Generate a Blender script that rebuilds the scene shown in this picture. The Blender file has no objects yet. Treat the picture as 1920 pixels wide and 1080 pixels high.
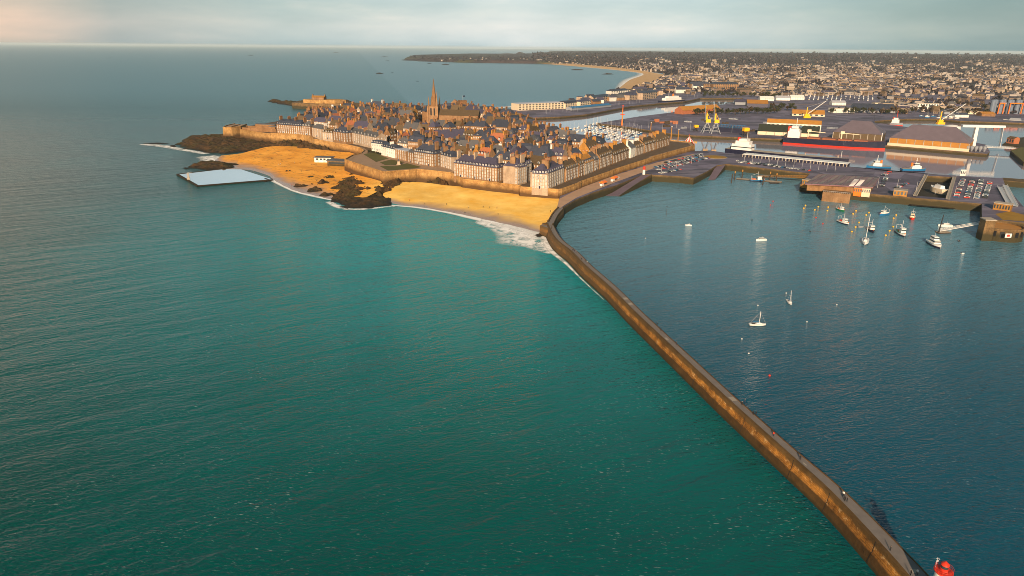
import bpy, math, random
from mathutils import Matrix, Vector
R = math.radians
rnd = random.Random(7)
scene = bpy.context.scene
COL = scene.collection

# ---------------------------------------------------------------- camera
F, H, PITCH, ROLL = 1280.0, 130.0, R(19.43), R(0.5)
CM = Matrix.Rotation(math.pi / 2 - PITCH, 4, 'X') @ Matrix.Rotation(ROLL, 4, 'Z')
cd = bpy.data.cameras.new('camera')
cam = bpy.data.objects.new('camera', cd)
COL.objects.link(cam)
cam.matrix_world = Matrix.Translation((0, 0, H)) @ CM
cd.sensor_width = 36.0
cd.lens = 36.0 * F / 1920
cd.clip_start = 1.0
cd.clip_end = 200000.0
scene.camera = cam

# ---------------------------------------------------------------- light
SUN_EL, SUN_AZ = R(20), R(-169)          # azimuth clockwise from +Y
sl = bpy.data.lights.new('sun', 'SUN')
sl.energy = 5.0
sl.angle = R(0.5)
sl.color = (1.0, 0.76, 0.50)
so = bpy.data.objects.new('sun', sl)
COL.objects.link(so)
sd = Vector((math.sin(SUN_AZ) * math.cos(SUN_EL), math.cos(SUN_AZ) * math.cos(SUN_EL), math.sin(SUN_EL)))
so.rotation_euler = sd.to_track_quat('Z', 'Y').to_euler()
so.location = sd * 500

w = bpy.data.worlds.new("World")
scene.world = w
w.use_nodes = True
nt = w.node_tree
N, L = nt.nodes, nt.links
for n in list(N): N.remove(n)
wo = N.new('ShaderNodeOutputWorld')
sky = N.new('ShaderNodeTexSky')
sky.sky_type = 'NISHITA'
sky.sun_disc = False
sky.sun_elevation = SUN_EL
sky.sun_rotation = SUN_AZ
bg1 = N.new('ShaderNodeBackground'); bg1.inputs[1].default_value = 0.07
L.new(sky.outputs[0], bg1.inputs[0])
# veil of high cloud: brightest low over the bay, thinning upward, tinted by direction
tc = N.new('ShaderNodeTexCoord')
sx = N.new('ShaderNodeSeparateXYZ'); L.new(tc.outputs['Generated'], sx.inputs[0])
def wmath(op, a, b=None, clamp=False):
    n = N.new('ShaderNodeMath'); n.operation = op; n.use_clamp = clamp
    for i, v in enumerate((a, b)):
        if v is None: continue
        if isinstance(v, (int, float)): n.inputs[i].default_value = v
        else: L.new(v, n.inputs[i])
    return n.outputs[0]
def wramp(fac, stops):
    n = N.new('ShaderNodeValToRGB'); L.new(fac, n.inputs[0])
    el = n.color_ramp.elements
    while len(el) < len(stops): el.new(0.5)
    for e, (p, c) in zip(el, stops): e.position = p; e.color = (*c, 1)
    return n.outputs[0]
az = wmath('ARCTAN2', sx.outputs[0], sx.outputs[1])
azn = wmath('ADD', wmath('MULTIPLY', az, 1 / (2 * R(40))), 0.5, True)       # 0 at 40 deg left, 1 at 40 deg right
tint = wramp(azn, [(0.0, (.95, .62, .45)), (0.05, (.80, .58, .46)), (0.14, (.46, .47, .46)), (0.28, (.50, .57, .57)), (0.5, (.74, .76, .76)), (0.68, (.60, .67, .68)), (0.85, (.34, .43, .43)), (1.0, (.22, .30, .31))])
elev = wramp(wmath('MULTIPLY', sx.outputs[2], 1.4, True), [(0.0, (.66, .78, .82)), (0.012, (.84, .90, .91)), (0.035, (.97, .96, .94)), (0.07, (.74, .82, .82)), (0.13, (.72, .83, .86)), (0.38, (.66, .80, .86)), (0.62, (.20, .32, .36)), (1.0, (.08, .14, .16))])
mp = N.new('ShaderNodeMapping'); mp.inputs['Scale'].default_value = (6, 6, 30)
L.new(tc.outputs['Generated'], mp.inputs[0])
nz = N.new('ShaderNodeTexNoise'); nz.inputs['Scale'].default_value = 1.3; nz.inputs['Detail'].default_value = 7; nz.inputs['Roughness'].default_value = .55
L.new(mp.outputs[0], nz.inputs[0])
cl = wramp(nz.outputs[0], [(0.28, (.84, .88, .89)), (0.48, (.96, .96, .96)), (0.58, (1.03, 1.0, .98)), (0.70, (1.18, 1.07, 1.03)), (0.80, (1.24, 1.10, 1.06))])
def wmul(a, b):
    n = N.new('ShaderNodeMixRGB'); n.blend_type = 'MULTIPLY'; n.inputs[0].default_value = 1
    L.new(a, n.inputs[1]); L.new(b, n.inputs[2]); return n.outputs[0]
bg2 = N.new('ShaderNodeBackground'); bg2.inputs[1].default_value = 0.82
hi = N.new('ShaderNodeMapRange'); hi.inputs[1].default_value = .10; hi.inputs[2].default_value = .36; L.new(sx.outputs[2], hi.inputs[0])
tm = N.new('ShaderNodeMixRGB'); L.new(hi.outputs[0], tm.inputs[0]); L.new(tint, tm.inputs[1]); tm.inputs[2].default_value = (.60, .70, .73, 1)
L.new(wmul(wmul(tm.outputs[0], elev), cl), bg2.inputs[0])
mxs = N.new('ShaderNodeMixShader'); mxs.inputs[0].default_value = 0.85
L.new(bg1.outputs[0], mxs.inputs[1]); L.new(bg2.outputs[0], mxs.inputs[2])
L.new(mxs.outputs[0], wo.inputs[0])

scene.view_settings.view_transform = 'Standard'
scene.view_settings.look = 'None'
scene.view_settings.exposure = 0.62
scene.view_settings.gamma = 1.0
scene.render.engine = 'CYCLES'
scene.cycles.filter_width = 0.9
scene.cycles.max_bounces = 5
scene.cycles.diffuse_bounces = 2
scene.cycles.glossy_bounces = 3
scene.cycles.transparent_max_bounces = 8
scene.cycles.caustics_reflective = False
scene.cycles.caustics_refractive = False
scene.cycles.sample_clamp_indirect = 4.0

# ---------------------------------------------------------------- survey: where a sight line meets a given height
CM3 = CM.to_3x3(); CMI = CM3.transposed()
def G(px, py, z=0.0):
    d = CM3 @ Vector(((px - 960) / F, -(py - 540) / F, -1.0))
    t = (z - H) / d.z
    return Vector((d.x * t, d.y * t, z))
def proj(p):
    q = CMI @ (Vector(p) - Vector((0, 0, H)))
    return 960 + F * q.x / -q.z, 540 - F * q.y / -q.z
def h_at(x, y, py):                       # height of the point above (x, y) seen at that row of the survey picture
    a = CMI @ Vector((x, y, -H)); b = CMI @ Vector((0, 0, 1))
    t = -(py - 540) / F                   # (a.y+b.y z)/-(a.z+b.z z) = t
    return -(a.y + t * a.z) / (b.y + t * b.z)
def v2(p): return Vector((p[0], p[1]))

# ---------------------------------------------------------------- tags
def tag(o, label=None, cat=None, group=None, kind=None):
    if label: o['label'] = label
    if cat: o['category'] = cat
    if group: o['group'] = group
    if kind: o['kind'] = kind
    return o
def thing(name, label, cat, loc=(0, 0, 0), rz=0.0, group=None):
    o = bpy.data.objects.new(name, None)
    o.empty_display_size = 1
    COL.objects.link(o)
    o.location = loc; o.rotation_euler = (0, 0, rz)
    return tag(o, label, cat, group)
def link(name, mesh, parent=None, loc=None, rz=None):
    o = bpy.data.objects.new(name, mesh)
    COL.objects.link(o)
    if parent: o.parent = parent
    if loc is not None: o.location = loc
    if rz is not None: o.rotation_euler = (0, 0, rz)
    return o
def copy_tree(o, parent=None):
    c = o.copy(); COL.objects.link(c)
    if parent: c.parent = parent
    for ch in o.children: copy_tree(ch, c)
    return c

# ---------------------------------------------------------------- mesh builder
class MB:
    def __init__(s): s.v = []; s.f = []; s.m = []
    def add(s, vs, fs, mi=0):
        b = len(s.v); s.v += [tuple(v) for v in vs]
        for k, f in enumerate(fs):
            s.f.append([b + i for i in f]); s.m.append(mi[k] if isinstance(mi, (list, tuple)) else mi)
        return s
    def box(s, c, d, rz=0.0, mi=0, top=1.0, bottom=True):        # c: centre of the base, d: size, top: taper
        co, si = math.cos(rz), math.sin(rz); vs = []
        for z, k in ((0, 1), (d[2], top)):
            for x, y in ((-1, -1), (1, -1), (1, 1), (-1, 1)):
                x *= d[0] / 2 * k; y *= d[1] / 2 * k
                vs.append((c[0] + x * co - y * si, c[1] + x * si + y * co, c[2] + z))
        fs = [(4, 5, 6, 7), (0, 1, 5, 4), (1, 2, 6, 5), (2, 3, 7, 6), (3, 0, 4, 7)]
        if bottom: fs.append((3, 2, 1, 0))
        return s.add(vs, fs, mi)
    def prism(s, poly, z0, z1, side=0, top=0, bottom=False):
        p = [v2(q) for q in poly]
        a = sum(p[i].x * p[(i + 1) % len(p)].y - p[(i + 1) % len(p)].x * p[i].y for i in range(len(p)))
        if a < 0: p.reverse()
        n = len(p)
        vs = [(q.x, q.y, z0) for q in p] + [(q.x, q.y, z1) for q in p]
        s.add(vs, [(i, (i + 1) % n, n + (i + 1) % n, n + i) for i in range(n)], side)
        s.add([(q.x, q.y, z1) for q in p], [tuple(range(n))], top)
        if bottom: s.add([(q.x, q.y, z0) for q in p], [tuple(reversed(range(n)))], side)
        return s
    def tube(s, a, b, r0, r1=None, n=8, mi=0, caps=True):
        r1 = r0 if r1 is None else r1
        a = Vector(a); b = Vector(b); d = (b - a).normalized()
        u = d.orthogonal().normalized(); w_ = d.cross(u); vs = []
        for p, r in ((a, r0), (b, r1)):
            for i in range(n):
                t = 2 * math.pi * i / n
                vs.append(p + u * (r * math.cos(t)) + w_ * (r * math.sin(t)))
        fs = [(i, (i + 1) % n, n + (i + 1) % n, n + i) for i in range(n)]
        if caps: fs += [tuple(reversed(range(n))), tuple(range(n, 2 * n))]
        return s.add(vs, fs, mi)
    def lathe(s, c, prof, n=16, mi=0):                         # prof: (r, z) upward
        vs = []
        for r, z in prof:
            for i in range(n):
                t = 2 * math.pi * i / n
                vs.append((c[0] + r * math.cos(t), c[1] + r * math.sin(t), c[2] + z))
        for k in range(len(prof) - 1):
            m = mi[k] if isinstance(mi, (list, tuple)) else mi
            s.add(vs[k * n:(k + 2) * n], [(i, (i + 1) % n, n + (i + 1) % n, n + i) for i in range(n)], m)
        s.add(vs[-n:], [tuple(range(n))], mi[-1] if isinstance(mi, (list, tuple)) else mi)
        return s
    def loft(s, rings, mi=0, closed=False, caps=False):        # rings of equal length
        n = len(rings[0]); vs = [p for r in rings for p in r]; fs = []; ms = []
        for k in range(len(rings) - 1):
            for i in range(n if closed else n - 1):
                j = (i + 1) % n
                fs.append((k * n + i, k * n + j, (k + 1) * n + j, (k + 1) * n + i))
                ms.append(mi[i] if isinstance(mi, (list, tuple)) else mi)
        if caps:
            fs += [tuple(reversed(range(n))), tuple(range((len(rings) - 1) * n, len(rings) * n))]
            ms += [ms[0], ms[0]]
        return s.add(vs, fs, ms)
    def mesh(s, name, mats, smooth=False):
        me = bpy.data.meshes.new(name)
        me.from_pydata(s.v, [], s.f)
        for m in (mats if isinstance(mats, (list, tuple)) else [mats]): me.materials.append(m)
        if any(s.m): me.polygons.foreach_set('material_index', s.m)
        if smooth: me.polygons.foreach_set('use_smooth', [True] * len(s.f))
        me.update()
        return me
    def build(s, name, mats, parent=None, loc=None, rz=None, smooth=False):
        return link(name, s.mesh(name, mats, smooth), parent, loc, rz)

def sweep(pts, prof, mi=0, side=1, caps=True):
    """sweep a cross profile along 2-D points; prof(i) -> [(offset to the left(+)/right(-) of travel, z)]"""
    p = [v2(q) for q in pts]; rings = []
    for i in range(len(p)):
        a = (p[i] - p[i - 1]).normalized() if i > 0 else None
        b = (p[i + 1] - p[i]).normalized() if i < len(p) - 1 else None
        na = Vector((-a.y, a.x)) if a else None; nb = Vector((-b.y, b.x)) if b else None
        if na and nb:
            n = (na + nb).normalized(); n = n / max(0.35, n.dot(na))
        else: n = na or nb
        rings.append([(p[i].x + n.x * o * side, p[i].y + n.y * o * side, z) for o, z in prof(i)])
    mb = MB(); mb.loft(rings, mi)
    if caps:
        k = len(rings[0])
        mb.add(rings[0], [tuple(range(k))], mi[-1] if isinstance(mi, list) else mi)
        mb.add(rings[-1], [tuple(reversed(range(k)))], mi[-1] if isinstance(mi, list) else mi)
    return mb
def smooth_line(pts, n=6):                                       # Catmull-Rom
    p = [Vector(q) for q in pts]; out = []
    for i in range(len(p) - 1):
        p0 = p[i - 1] if i else p[0] * 2 - p[1]; p3 = p[i + 2] if i + 2 < len(p) else p[-1] * 2 - p[-2]
        for k in range(n):
            t = k / n
            out.append(0.5 * ((2 * p[i]) + (p[i + 1] - p0) * t + (2 * p0 - 5 * p[i] + 4 * p[i + 1] - p3) * t * t + (3 * p[i] - p0 - 3 * p[i + 1] + p3) * t ** 3))
    out.append(p[-1]); return out

# ---------------------------------------------------------------- materials
class Nodes:
    def __init__(s, name):
        s.mat = bpy.data.materials.new(name); s.mat.use_nodes = True
        s.nt = s.mat.node_tree; s.b = s.nt.nodes['Principled BSDF']
    def n(s, t, **kw):
        n = s.nt.nodes.new('ShaderNode' + t)
        for k, v in kw.items(): setattr(n, k, v)
        return n
    def l(s, a, b): s.nt.links.new(a, b)
    def math(s, op, a, b=None, clamp=False):
        n = s.n('Math', operation=op, use_clamp=clamp)
        for i, v in enumerate((a, b)):
            if v is None: continue
            if isinstance(v, (int, float)): n.inputs[i].default_value = v
            else: s.l(v, n.inputs[i])
        return n.outputs[0]
    def mix(s, f, a, b, mode='MIX'):
        n = s.n('MixRGB', blend_type=mode)
        for i, v in enumerate((f, a, b)):
            if isinstance(v, (int, float)): n.inputs[i].default_value = v
            elif isinstance(v, tuple): n.inputs[i].default_value = (*v, 1)
            else: s.l(v, n.inputs[i])
        return n.outputs[0]
    def noise(s, scale, co=None, detail=4, rough=.55, stretch=None, rot=None, dist=0):
        n = s.n('TexNoise'); n.inputs['Scale'].default_value = scale; n.inputs['Detail'].default_value = detail
        n.inputs['Roughness'].default_value = rough; n.inputs['Distortion'].default_value = dist
        c = co or s.pos()
        if stretch or rot:
            m = s.n('Mapping', vector_type='TEXTURE'); m.inputs['Scale'].default_value = tuple(1 / q for q in (stretch or (1, 1, 1))); m.inputs['Rotation'].default_value = (0, 0, rot or 0)
            s.l(c, m.inputs[0]); c = m.outputs[0]
        s.l(c, n.inputs['Vector']); return n.outputs['Fac']
    def pos(s):
        if not hasattr(s, '_p'): s._p = s.n('NewGeometry').outputs['Position']
        return s._p
    def obj(s):
        if not hasattr(s, '_o'): s._o = s.n('TexCoord').outputs['Object']
        return s._o
    def sep(s, v):
        n = s.n('SeparateXYZ'); s.l(v, n.inputs[0]); return n.outputs
    def ramp(s, f, stops, interp='LINEAR'):
        n = s.n('ValToRGB'); s.l(f, n.inputs[0]); el = n.color_ramp.elements; n.color_ramp.interpolation = interp
        while len(el) < len(stops): el.new(.5)
        for e, (p, c) in zip(el, stops): e.position = p; e.color = (*(c if isinstance(c, tuple) else (c, c, c)), 1)
        return n.outputs[0]
    def bump(s, h, strength, dist=1.0, prev=None):
        n = s.n('Bump'); n.inputs['Strength'].default_value = strength; n.inputs['Distance'].default_value = dist
        s.l(h, n.inputs['Height'])
        if prev: s.l(prev, n.inputs['Normal'])
        return n.outputs[0]
    def rand(s): return s.n('ObjectInfo').outputs['Random']
    def out(s, col=None, rough=None, normal=None, spec=None):
        if col is not None:
            if isinstance(col, tuple): s.b.inputs['Base Color'].default_value = (*col, 1)
            else: s.l(col, s.b.inputs['Base Color'])
        if rough is not None:
            if isinstance(rough, (int, float)): s.b.inputs['Roughness'].default_value = rough
            else: s.l(rough, s.b.inputs['Roughness'])
        if normal is not None: s.l(normal, s.b.inputs['Normal'])
        if spec is not None: s.b.inputs['Specular IOR Level'].default_value = spec
        return s.mat

def plain(name, c, rough=.6, var=.25, scale=.5, objvar=0.0, metal=0.0, spec=.3):
    """weathered paint / stone / slate: base colour with blotches, and a shade of its own for every object"""
    m = Nodes(name)
    a = tuple(x * (1 - var) for x in c); b = tuple(min(1, x * (1 + var)) for x in c)
    col = m.mix(m.noise(scale, m.pos(), 5, .65), a, b)
    if objvar:
        k = m.math('ADD', m.math('MULTIPLY', m.rand(), 2 * objvar), 1 - objvar)
        col = m.mix(1.0, col, m.ramp(m.math('MULTIPLY', k, .5), [(0, 0.0), (1, 2.0)]), 'MULTIPLY')
    m.b.inputs['Metallic'].default_value = metal
    return m.out(col, rough, spec=spec)

def stone(name, dark, light, block=1.2, var=.3, objvar=0.12, stain=None):
    """coursed masonry: blotchy stone with faint block joints and rain streaks"""
    m = Nodes(name)
    col = m.mix(m.ramp(m.noise(.16, None, 6, .7), [(.3, 0.0), (.7, 1.0)]), dark, light)
    fine = m.noise(.9, None, 4, .7)
    col = m.mix(var, col, m.ramp(fine, [(.25, .35), (.75, 1.45)]), 'MULTIPLY')
    x = m.sep(m.pos())
    cm = m.n('CombineXYZ'); m.l(m.math('ADD', x[0], x[1]), cm.inputs[0]); m.l(x[2], cm.inputs[1])
    streak = m.noise(1.0, cm.outputs[0], 3, .6, stretch=(.35, .03, 1))
    col = m.mix(.45, col, m.ramp(streak, [(.35, .45), (.55, 1.1)]), 'MULTIPLY')
    if objvar:
        k = m.math('ADD', m.math('MULTIPLY', m.rand(), 2 * objvar), 1 - objvar)
        col = m.mix(1.0, col, m.ramp(m.math('MULTIPLY', k, .5), [(0, 0.0), (1, 2.0)]), 'MULTIPLY')
    if stain:                                                    # weed and tide mark up to a level
        f = m.math('SUBTRACT', x[2], m.math('MULTIPLY', m.noise(.12, None, 5, .7), stain[2]))
        n = m.n('MapRange'); n.inputs[1].default_value = stain[0]; n.inputs[2].default_value = stain[1]
        m.l(f, n.inputs[0]); col = m.mix(n.outputs[0], stain[3], col)
    return m.out(col, .85, m.bump(fine, .5, .3), spec=.2)

def water(name, cols, calm=False):
    m = Nodes(name)
    x = m.sep(m.pos())
    if calm:
        col = cols[0]
        h = m.noise(.35, None, 3, .5, stretch=(1, 2.2, 1))
        return m.out(col, .03, m.bump(h, .018, 1.0))
    s = m.math('ADD', m.math('MULTIPLY', x[0], .976), m.math('MULTIPLY', x[1], .218))
    mr = m.n('MapRange'); mr.inputs[1].default_value = 122; mr.inputs[2].default_value = 132; m.l(s, mr.inputs[0])
    # outer sea: green to the west, teal towards the beach; harbour: deep blue
    gx = m.n('MapRange'); gx.inputs[1].default_value = -250; gx.inputs[2].default_value = 60; m.l(x[0], gx.inputs[0])
    sea = m.mix(gx.outputs[0], cols[0], cols[1])
    sea = m.mix(m.ramp(m.noise(.012, None, 4, .6), [(.35, 0.0), (.7, .5)]), sea, cols[2])
    d = m.n('VectorMath', operation='DISTANCE'); m.l(m.pos(), d.inputs[0]); d.inputs[1].default_value = (-10, 520, 0)
    sh = m.n('MapRange', interpolation_type='SMOOTHSTEP'); sh.inputs[1].default_value = 470; sh.inputs[2].default_value = 30; sh.inputs[3].default_value = 0; sh.inputs[4].default_value = .9
    m.l(m.math('ADD', d.outputs['Value'], m.math('MULTIPLY', m.noise(.010, None, 4, .6), 120)), sh.inputs[0])
    sea = m.mix(sh.outputs[0], sea, cols[3])
    hy = m.n('MapRange', interpolation_type='SMOOTHSTEP'); hy.inputs[1].default_value = 230; hy.inputs[2].default_value = 560; m.l(x[1], hy.inputs[0])
    hb = m.mix(hy.outputs[0], cols[4], cols[5])                  # paler inner harbour: sky reflection painted into the base colour
    bay = m.n('MapRange', interpolation_type='SMOOTHSTEP'); bay.inputs[1].default_value = 700; bay.inputs[2].default_value = 2200; m.l(x[1], bay.inputs[0])
    col = m.mix(bay.outputs[0], m.mix(mr.outputs[0], sea, hb), cols[6])  # far bay tone carries the sky's reflection in its base colour
    # sky glints on the wave facets, painted as pale flecks in the colour
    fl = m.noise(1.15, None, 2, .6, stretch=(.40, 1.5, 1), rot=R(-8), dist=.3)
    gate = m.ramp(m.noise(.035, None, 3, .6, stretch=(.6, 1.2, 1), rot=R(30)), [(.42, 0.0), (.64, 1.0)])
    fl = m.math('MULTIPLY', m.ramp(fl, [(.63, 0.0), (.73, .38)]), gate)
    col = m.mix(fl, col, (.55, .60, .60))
    big = m.noise(.055, None, 3, .5, stretch=(.40, 1.7, 1), rot=R(33), dist=.3)
    mid = m.noise(.26, None, 3, .55, stretch=(.5, 1.5, 1), rot=R(18), dist=.5)
    sml = m.noise(.85, None, 2.5, .55, stretch=(.65, 1.35, 1), rot=R(-12), dist=.4)
    nrm = m.bump(big, .6, 2.0)
    nrm = m.bump(mid, .8, .58, nrm)
    nrm = m.bump(sml, 1.0, .36, nrm)
    ior = m.n('MapRange'); ior.inputs[3].default_value = 1.24; ior.inputs[4].default_value = 1.36; m.l(mr.outputs[0], ior.inputs[0]); m.l(ior.outputs[0], m.b.inputs['IOR'])
    ry = m.n('MapRange'); ry.inputs[1].default_value = 250; ry.inputs[2].default_value = 1500; ry.inputs[3].default_value = .05; ry.inputs[4].default_value = .32
    m.l(x[1], ry.inputs[0])                                      # open, ruffled bay beyond; smoother inshore
    return m.out(col, ry.outputs[0], nrm)
# ---------------------------------------------------------------- palette
WEED = (.030, .026, .014)
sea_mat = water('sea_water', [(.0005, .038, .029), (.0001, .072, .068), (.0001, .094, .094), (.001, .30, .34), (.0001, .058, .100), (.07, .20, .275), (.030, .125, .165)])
basin_mat = water('dock_water', [(.20, .19, .25)], calm=True)
granite = stone('granite', (.20, .105, .05), (.34, .20, .105))
pale_granite = stone('pale_granite', (.32, .23, .165), (.47, .355, .26))
white_wall = stone('white_render', (.62, .58, .52), (.74, .70, .64), var=.15)
ochre_wall = stone('ochre_render', (.30, .135, .028), (.42, .20, .045))
brown_wall = stone('brown_granite', (.17, .085, .035), (.28, .15, .07))
rampart_mat = stone('rampart_stone', (.24, .115, .035), (.54, .32, .12), objvar=0.16, var=.55, stain=(4.0, 8.5, 5.0, (.085, .045, .018)))
harbour_stone = stone('harbour_stone', (.10, .062, .028), (.24, .145, .065), objvar=0, var=.6, stain=(2.5, 5.5, 4.0, (.045, .036, .017)))
slate = plain('slate', (.040, .044, .064), .45, .3, .4, .25, spec=.4)
slate_purple = plain('purple_slate', (.058, .052, .085), .5, .22, .3, .15)
slate_grey = plain('grey_roof', (.085, .082, .088), .6, .2, .3, .2)
slate_brown = plain('lichen_slate', (.095, .062, .032), .7, .35, .35, .25)
roof_orange = plain('rust_sheet', (.34, .15, .025), .7, .35, .12, .1)
roof_red = plain('red_tile', (.30, .10, .045), .7, .3, .4, .2)
zinc = plain('zinc', (.36, .36, .40), .45, .15, .3, .1)
def asphalt_material():
    m = Nodes('asphalt')
    v = m.n('TexVoronoi'); v.inputs['Scale'].default_value = .035; m.l(m.pos(), v.inputs['Vector'])
    k = m.sep(v.outputs['Color'])[0]
    c = m.mix(k, (.066, .058, .088), (.150, .130, .190))
    c = m.mix(.6, c, m.ramp(m.noise(.06, None, 6, .7), [(.3, .5), (.7, 1.5)]), 'MULTIPLY')
    c = m.mix(m.ramp(m.noise(.03, None, 5, .65, stretch=(.25, 2.2, 1), rot=R(12)), [(.56, 0.0), (.62, .5)]), c, (.24, .21, .26))
    return m.out(c, .8, spec=.3)
asphalt = asphalt_material()
paving = plain('paving', (.30, .19, .12), .85, .25, .12)
pathgrey = plain('jetty_paving', (.17, .145, .135), .85, .30, .35)
concrete = plain('concrete', (.33, .28, .23), .8, .3, .2, .1)
white_paint = plain('white_paint', (.66, .64, .62), .4, .08, .5)
cream_paint = plain('cream_paint', (.62, .50, .36), .5, .15, .5, .1)
red_paint = plain('red_paint', (.55, .035, .015), .45, .15, .3)
orange_paint = plain('orange_paint', (.75, .16, .015), .45, .15, .3)
yellow_paint = plain('yellow_paint', (.80, .42, .012), .4, .12, .6)
blue_paint = plain('blue_paint', (.015, .13, .30), .4, .2, .5)
navy_paint = plain('navy_paint', (.012, .013, .035), .4, .2, .3)
green_paint = plain('green_paint', (.012, .12, .05), .45, .2, .5)
black_paint = plain('black_paint', (.012, .012, .014), .5, .2, .5)
grey_paint = plain('grey_paint', (.22, .23, .26), .5, .15, .4)
steel = plain('galvanised_steel', (.42, .42, .44), .4, .1, .5)
glass = plain('dark_glass', (.03, .045, .055), .12, .1, .5, spec=.6)
pane_mat = plain('window_pane', (.10, .12, .14), .15, .3, .3, spec=.6)
grass_mat = plain('lawn', (.085, .075, .012), .9, .35, .10)
wood_mat = plain('dark_timber', (.05, .032, .02), .8, .3, .5)
skin_mat = plain('skin', (.45, .27, .18), .6, .1, 2)
hair_mat = plain('hair', (.03, .02, .012), .6, .2, 4)

def sand_material():
    m = Nodes('sand'); z = m.sep(m.pos())[2]
    dry = m.mix(m.ramp(m.noise(.05, None, 5, .65), [(.3, 0.0), (.7, 1.0)]), (.78, .41, .055), (.95, .62, .17))
    dry = m.mix(.35, dry, m.ramp(m.noise(.02, None, 4, .6, stretch=(.5, 1.6, 1), rot=R(-28)), [(.35, .6), (.6, 1.2)]), 'MULTIPLY')
    px_ = m.sep(m.pos())[0]
    west = m.n('MapRange'); west.inputs[1].default_value = -110; west.inputs[2].default_value = -150; m.l(px_, west.inputs[0])
    dry = m.mix(west.outputs[0], dry, m.mix(1.0, dry, (.92, .66, .34), 'MULTIPLY'))
    wr = m.ramp(m.noise(.22, None, 6, .75, stretch=(.35, 1.3, 1), rot=R(-32)), [(.55, 0.0), (.63, .8)])
    dry = m.mix(m.math('MULTIPLY', wr, m.math('ADD', m.math('MULTIPLY', west.outputs[0], .8), .15)), dry, (.10, .045, .015))
    f = m.math('ADD', z, m.math('MULTIPLY', m.noise(.06, None, 4, .6), 1.0))
    wet = m.n('MapRange'); wet.inputs[1].default_value = .75; wet.inputs[2].default_value = 1.7; m.l(f, wet.inputs[0])
    col = m.mix(wet.outputs[0], (.30, .22, .19), dry)
    r = m.n('MapRange'); r.inputs[1].default_value = .75; r.inputs[2].default_value = 1.5; r.inputs[3].default_value = .25; r.inputs[4].default_value = .95
    m.l(f, r.inputs[0])
    return m.out(col, r.outputs[0], m.bump(m.noise(.8, None, 4, .7), .5, .25), spec=.25)
sand_mat = sand_material()
far_sand_mat = plain('pale_sand', (.50, .30, .13), .9, .15, .01)

def rock_material():
    m = Nodes('shore_rock'); z = m.sep(m.pos())[2]
    c = m.mix(m.ramp(m.noise(.18, None, 7, .72), [(.35, 0.0), (.66, 1.0)]), (.016, .011, .006), (.10, .050, .017))
    c = m.mix(m.ramp(m.noise(.055, None, 5, .65), [(.45, 0.0), (.62, .8)]), c, (.040, .034, .010))
    n = m.n('MapRange'); n.inputs[1].default_value = 0.2; n.inputs[2].default_value = 2.4; m.l(z, n.inputs[0])
    c = m.mix(n.outputs[0], (.014, .011, .008), c)
    return m.out(c, .85, m.bump(m.noise(.5, None, 6, .75), .9, .9), spec=.2)
rock_mat = rock_material()

def jetty_material():
    m = Nodes('jetty_stone'); x = m.sep(m.pos())
    c = m.mix(m.ramp(m.noise(.22, None, 7, .72), [(.36, 0.0), (.64, 1.0)]), (.13, .052, .011), (.56, .24, .046))
    c = m.mix(m.ramp(m.noise(.45, None, 5, .7), [(.57, 0.0), (.66, .8)]), c, (.66, .42, .20))
    bc_ = m.n('CombineXYZ'); m.l(x[1], bc_.inputs[0]); m.l(x[2], bc_.inputs[1])
    bk = m.n('TexBrick'); bk.inputs['Scale'].default_value = 1.0; bk.inputs['Brick Width'].default_value = 1.7; bk.inputs['Row Height'].default_value = .62; bk.inputs['Mortar Size'].default_value = .05
    bk.inputs['Color1'].default_value = (1, 1, 1, 1); bk.inputs['Color2'].default_value = (.72, .70, .68, 1); bk.inputs['Mortar'].default_value = (.35, .33, .3, 1); m.l(bc_.outputs[0], bk.inputs['Vector'])
    c = m.mix(.8, c, bk.outputs['Color'], 'MULTIPLY')
    zz = m.math('ADD', x[2], m.math('MULTIPLY', m.math('SUBTRACT', m.noise(.16, None, 5, .7), .5), 2.2))
    lo = m.n('MapRange'); lo.inputs[1].default_value = 3.0; lo.inputs[2].default_value = 3.9; m.l(zz, lo.inputs[0])
    c = m.mix(lo.outputs[0], m.mix(m.noise(.6, None, 4, .7), (.035, .020, .007), (.095, .047, .014)), c)
    hi = m.n('MapRange'); hi.inputs[1].default_value = 5.2; hi.inputs[2].default_value = 6.0; m.l(zz, hi.inputs[0])
    c = m.mix(hi.outputs[0], c, m.mix(m.noise(.5, None, 4, .7), (.065, .036, .012), (.14, .075, .024)))
    c = m.mix(.8, c, m.ramp(m.noise(.07, None, 4, .65), [(.3, .55), (.7, 1.4)]), 'MULTIPLY')
    fy = m.n('MapRange'); fy.inputs[1].default_value = 290; fy.inputs[2].default_value = 400; m.l(x[1], fy.inputs[0])
    c = m.mix(m.math('MULTIPLY', fy.outputs[0], .75), c, m.mix(m.noise(.4, None, 5, .7), (.050, .030, .013), (.15, .085, .032)))
    wet = m.n('MapRange'); wet.inputs[1].default_value = .5; wet.inputs[2].default_value = 1.2; m.l(zz, wet.inputs[0])
    c = m.mix(wet.outputs[0], (.030, .024, .010), c)
    return m.out(c, .85, m.bump(m.noise(.7, None, 5, .7), .7, .4), spec=.2)
jetty_mat = jetty_material()

def land_material():
    m = Nodes('far_country'); d = m.noise(.0035, None, 6, .65)
    c = m.mix(m.ramp(d, [(.35, 0.0), (.65, 1.0)]), (.022, .015, .020), (.055, .036, .036))
    c = m.mix(m.ramp(m.noise(.0012, None, 3, .5, stretch=(1, 3, 1)), [(.52, 0.0), (.60, .55)]), c, (.055, .062, .022))
    return m.out(c, .95, spec=.1)
land_mat = land_material()

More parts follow.
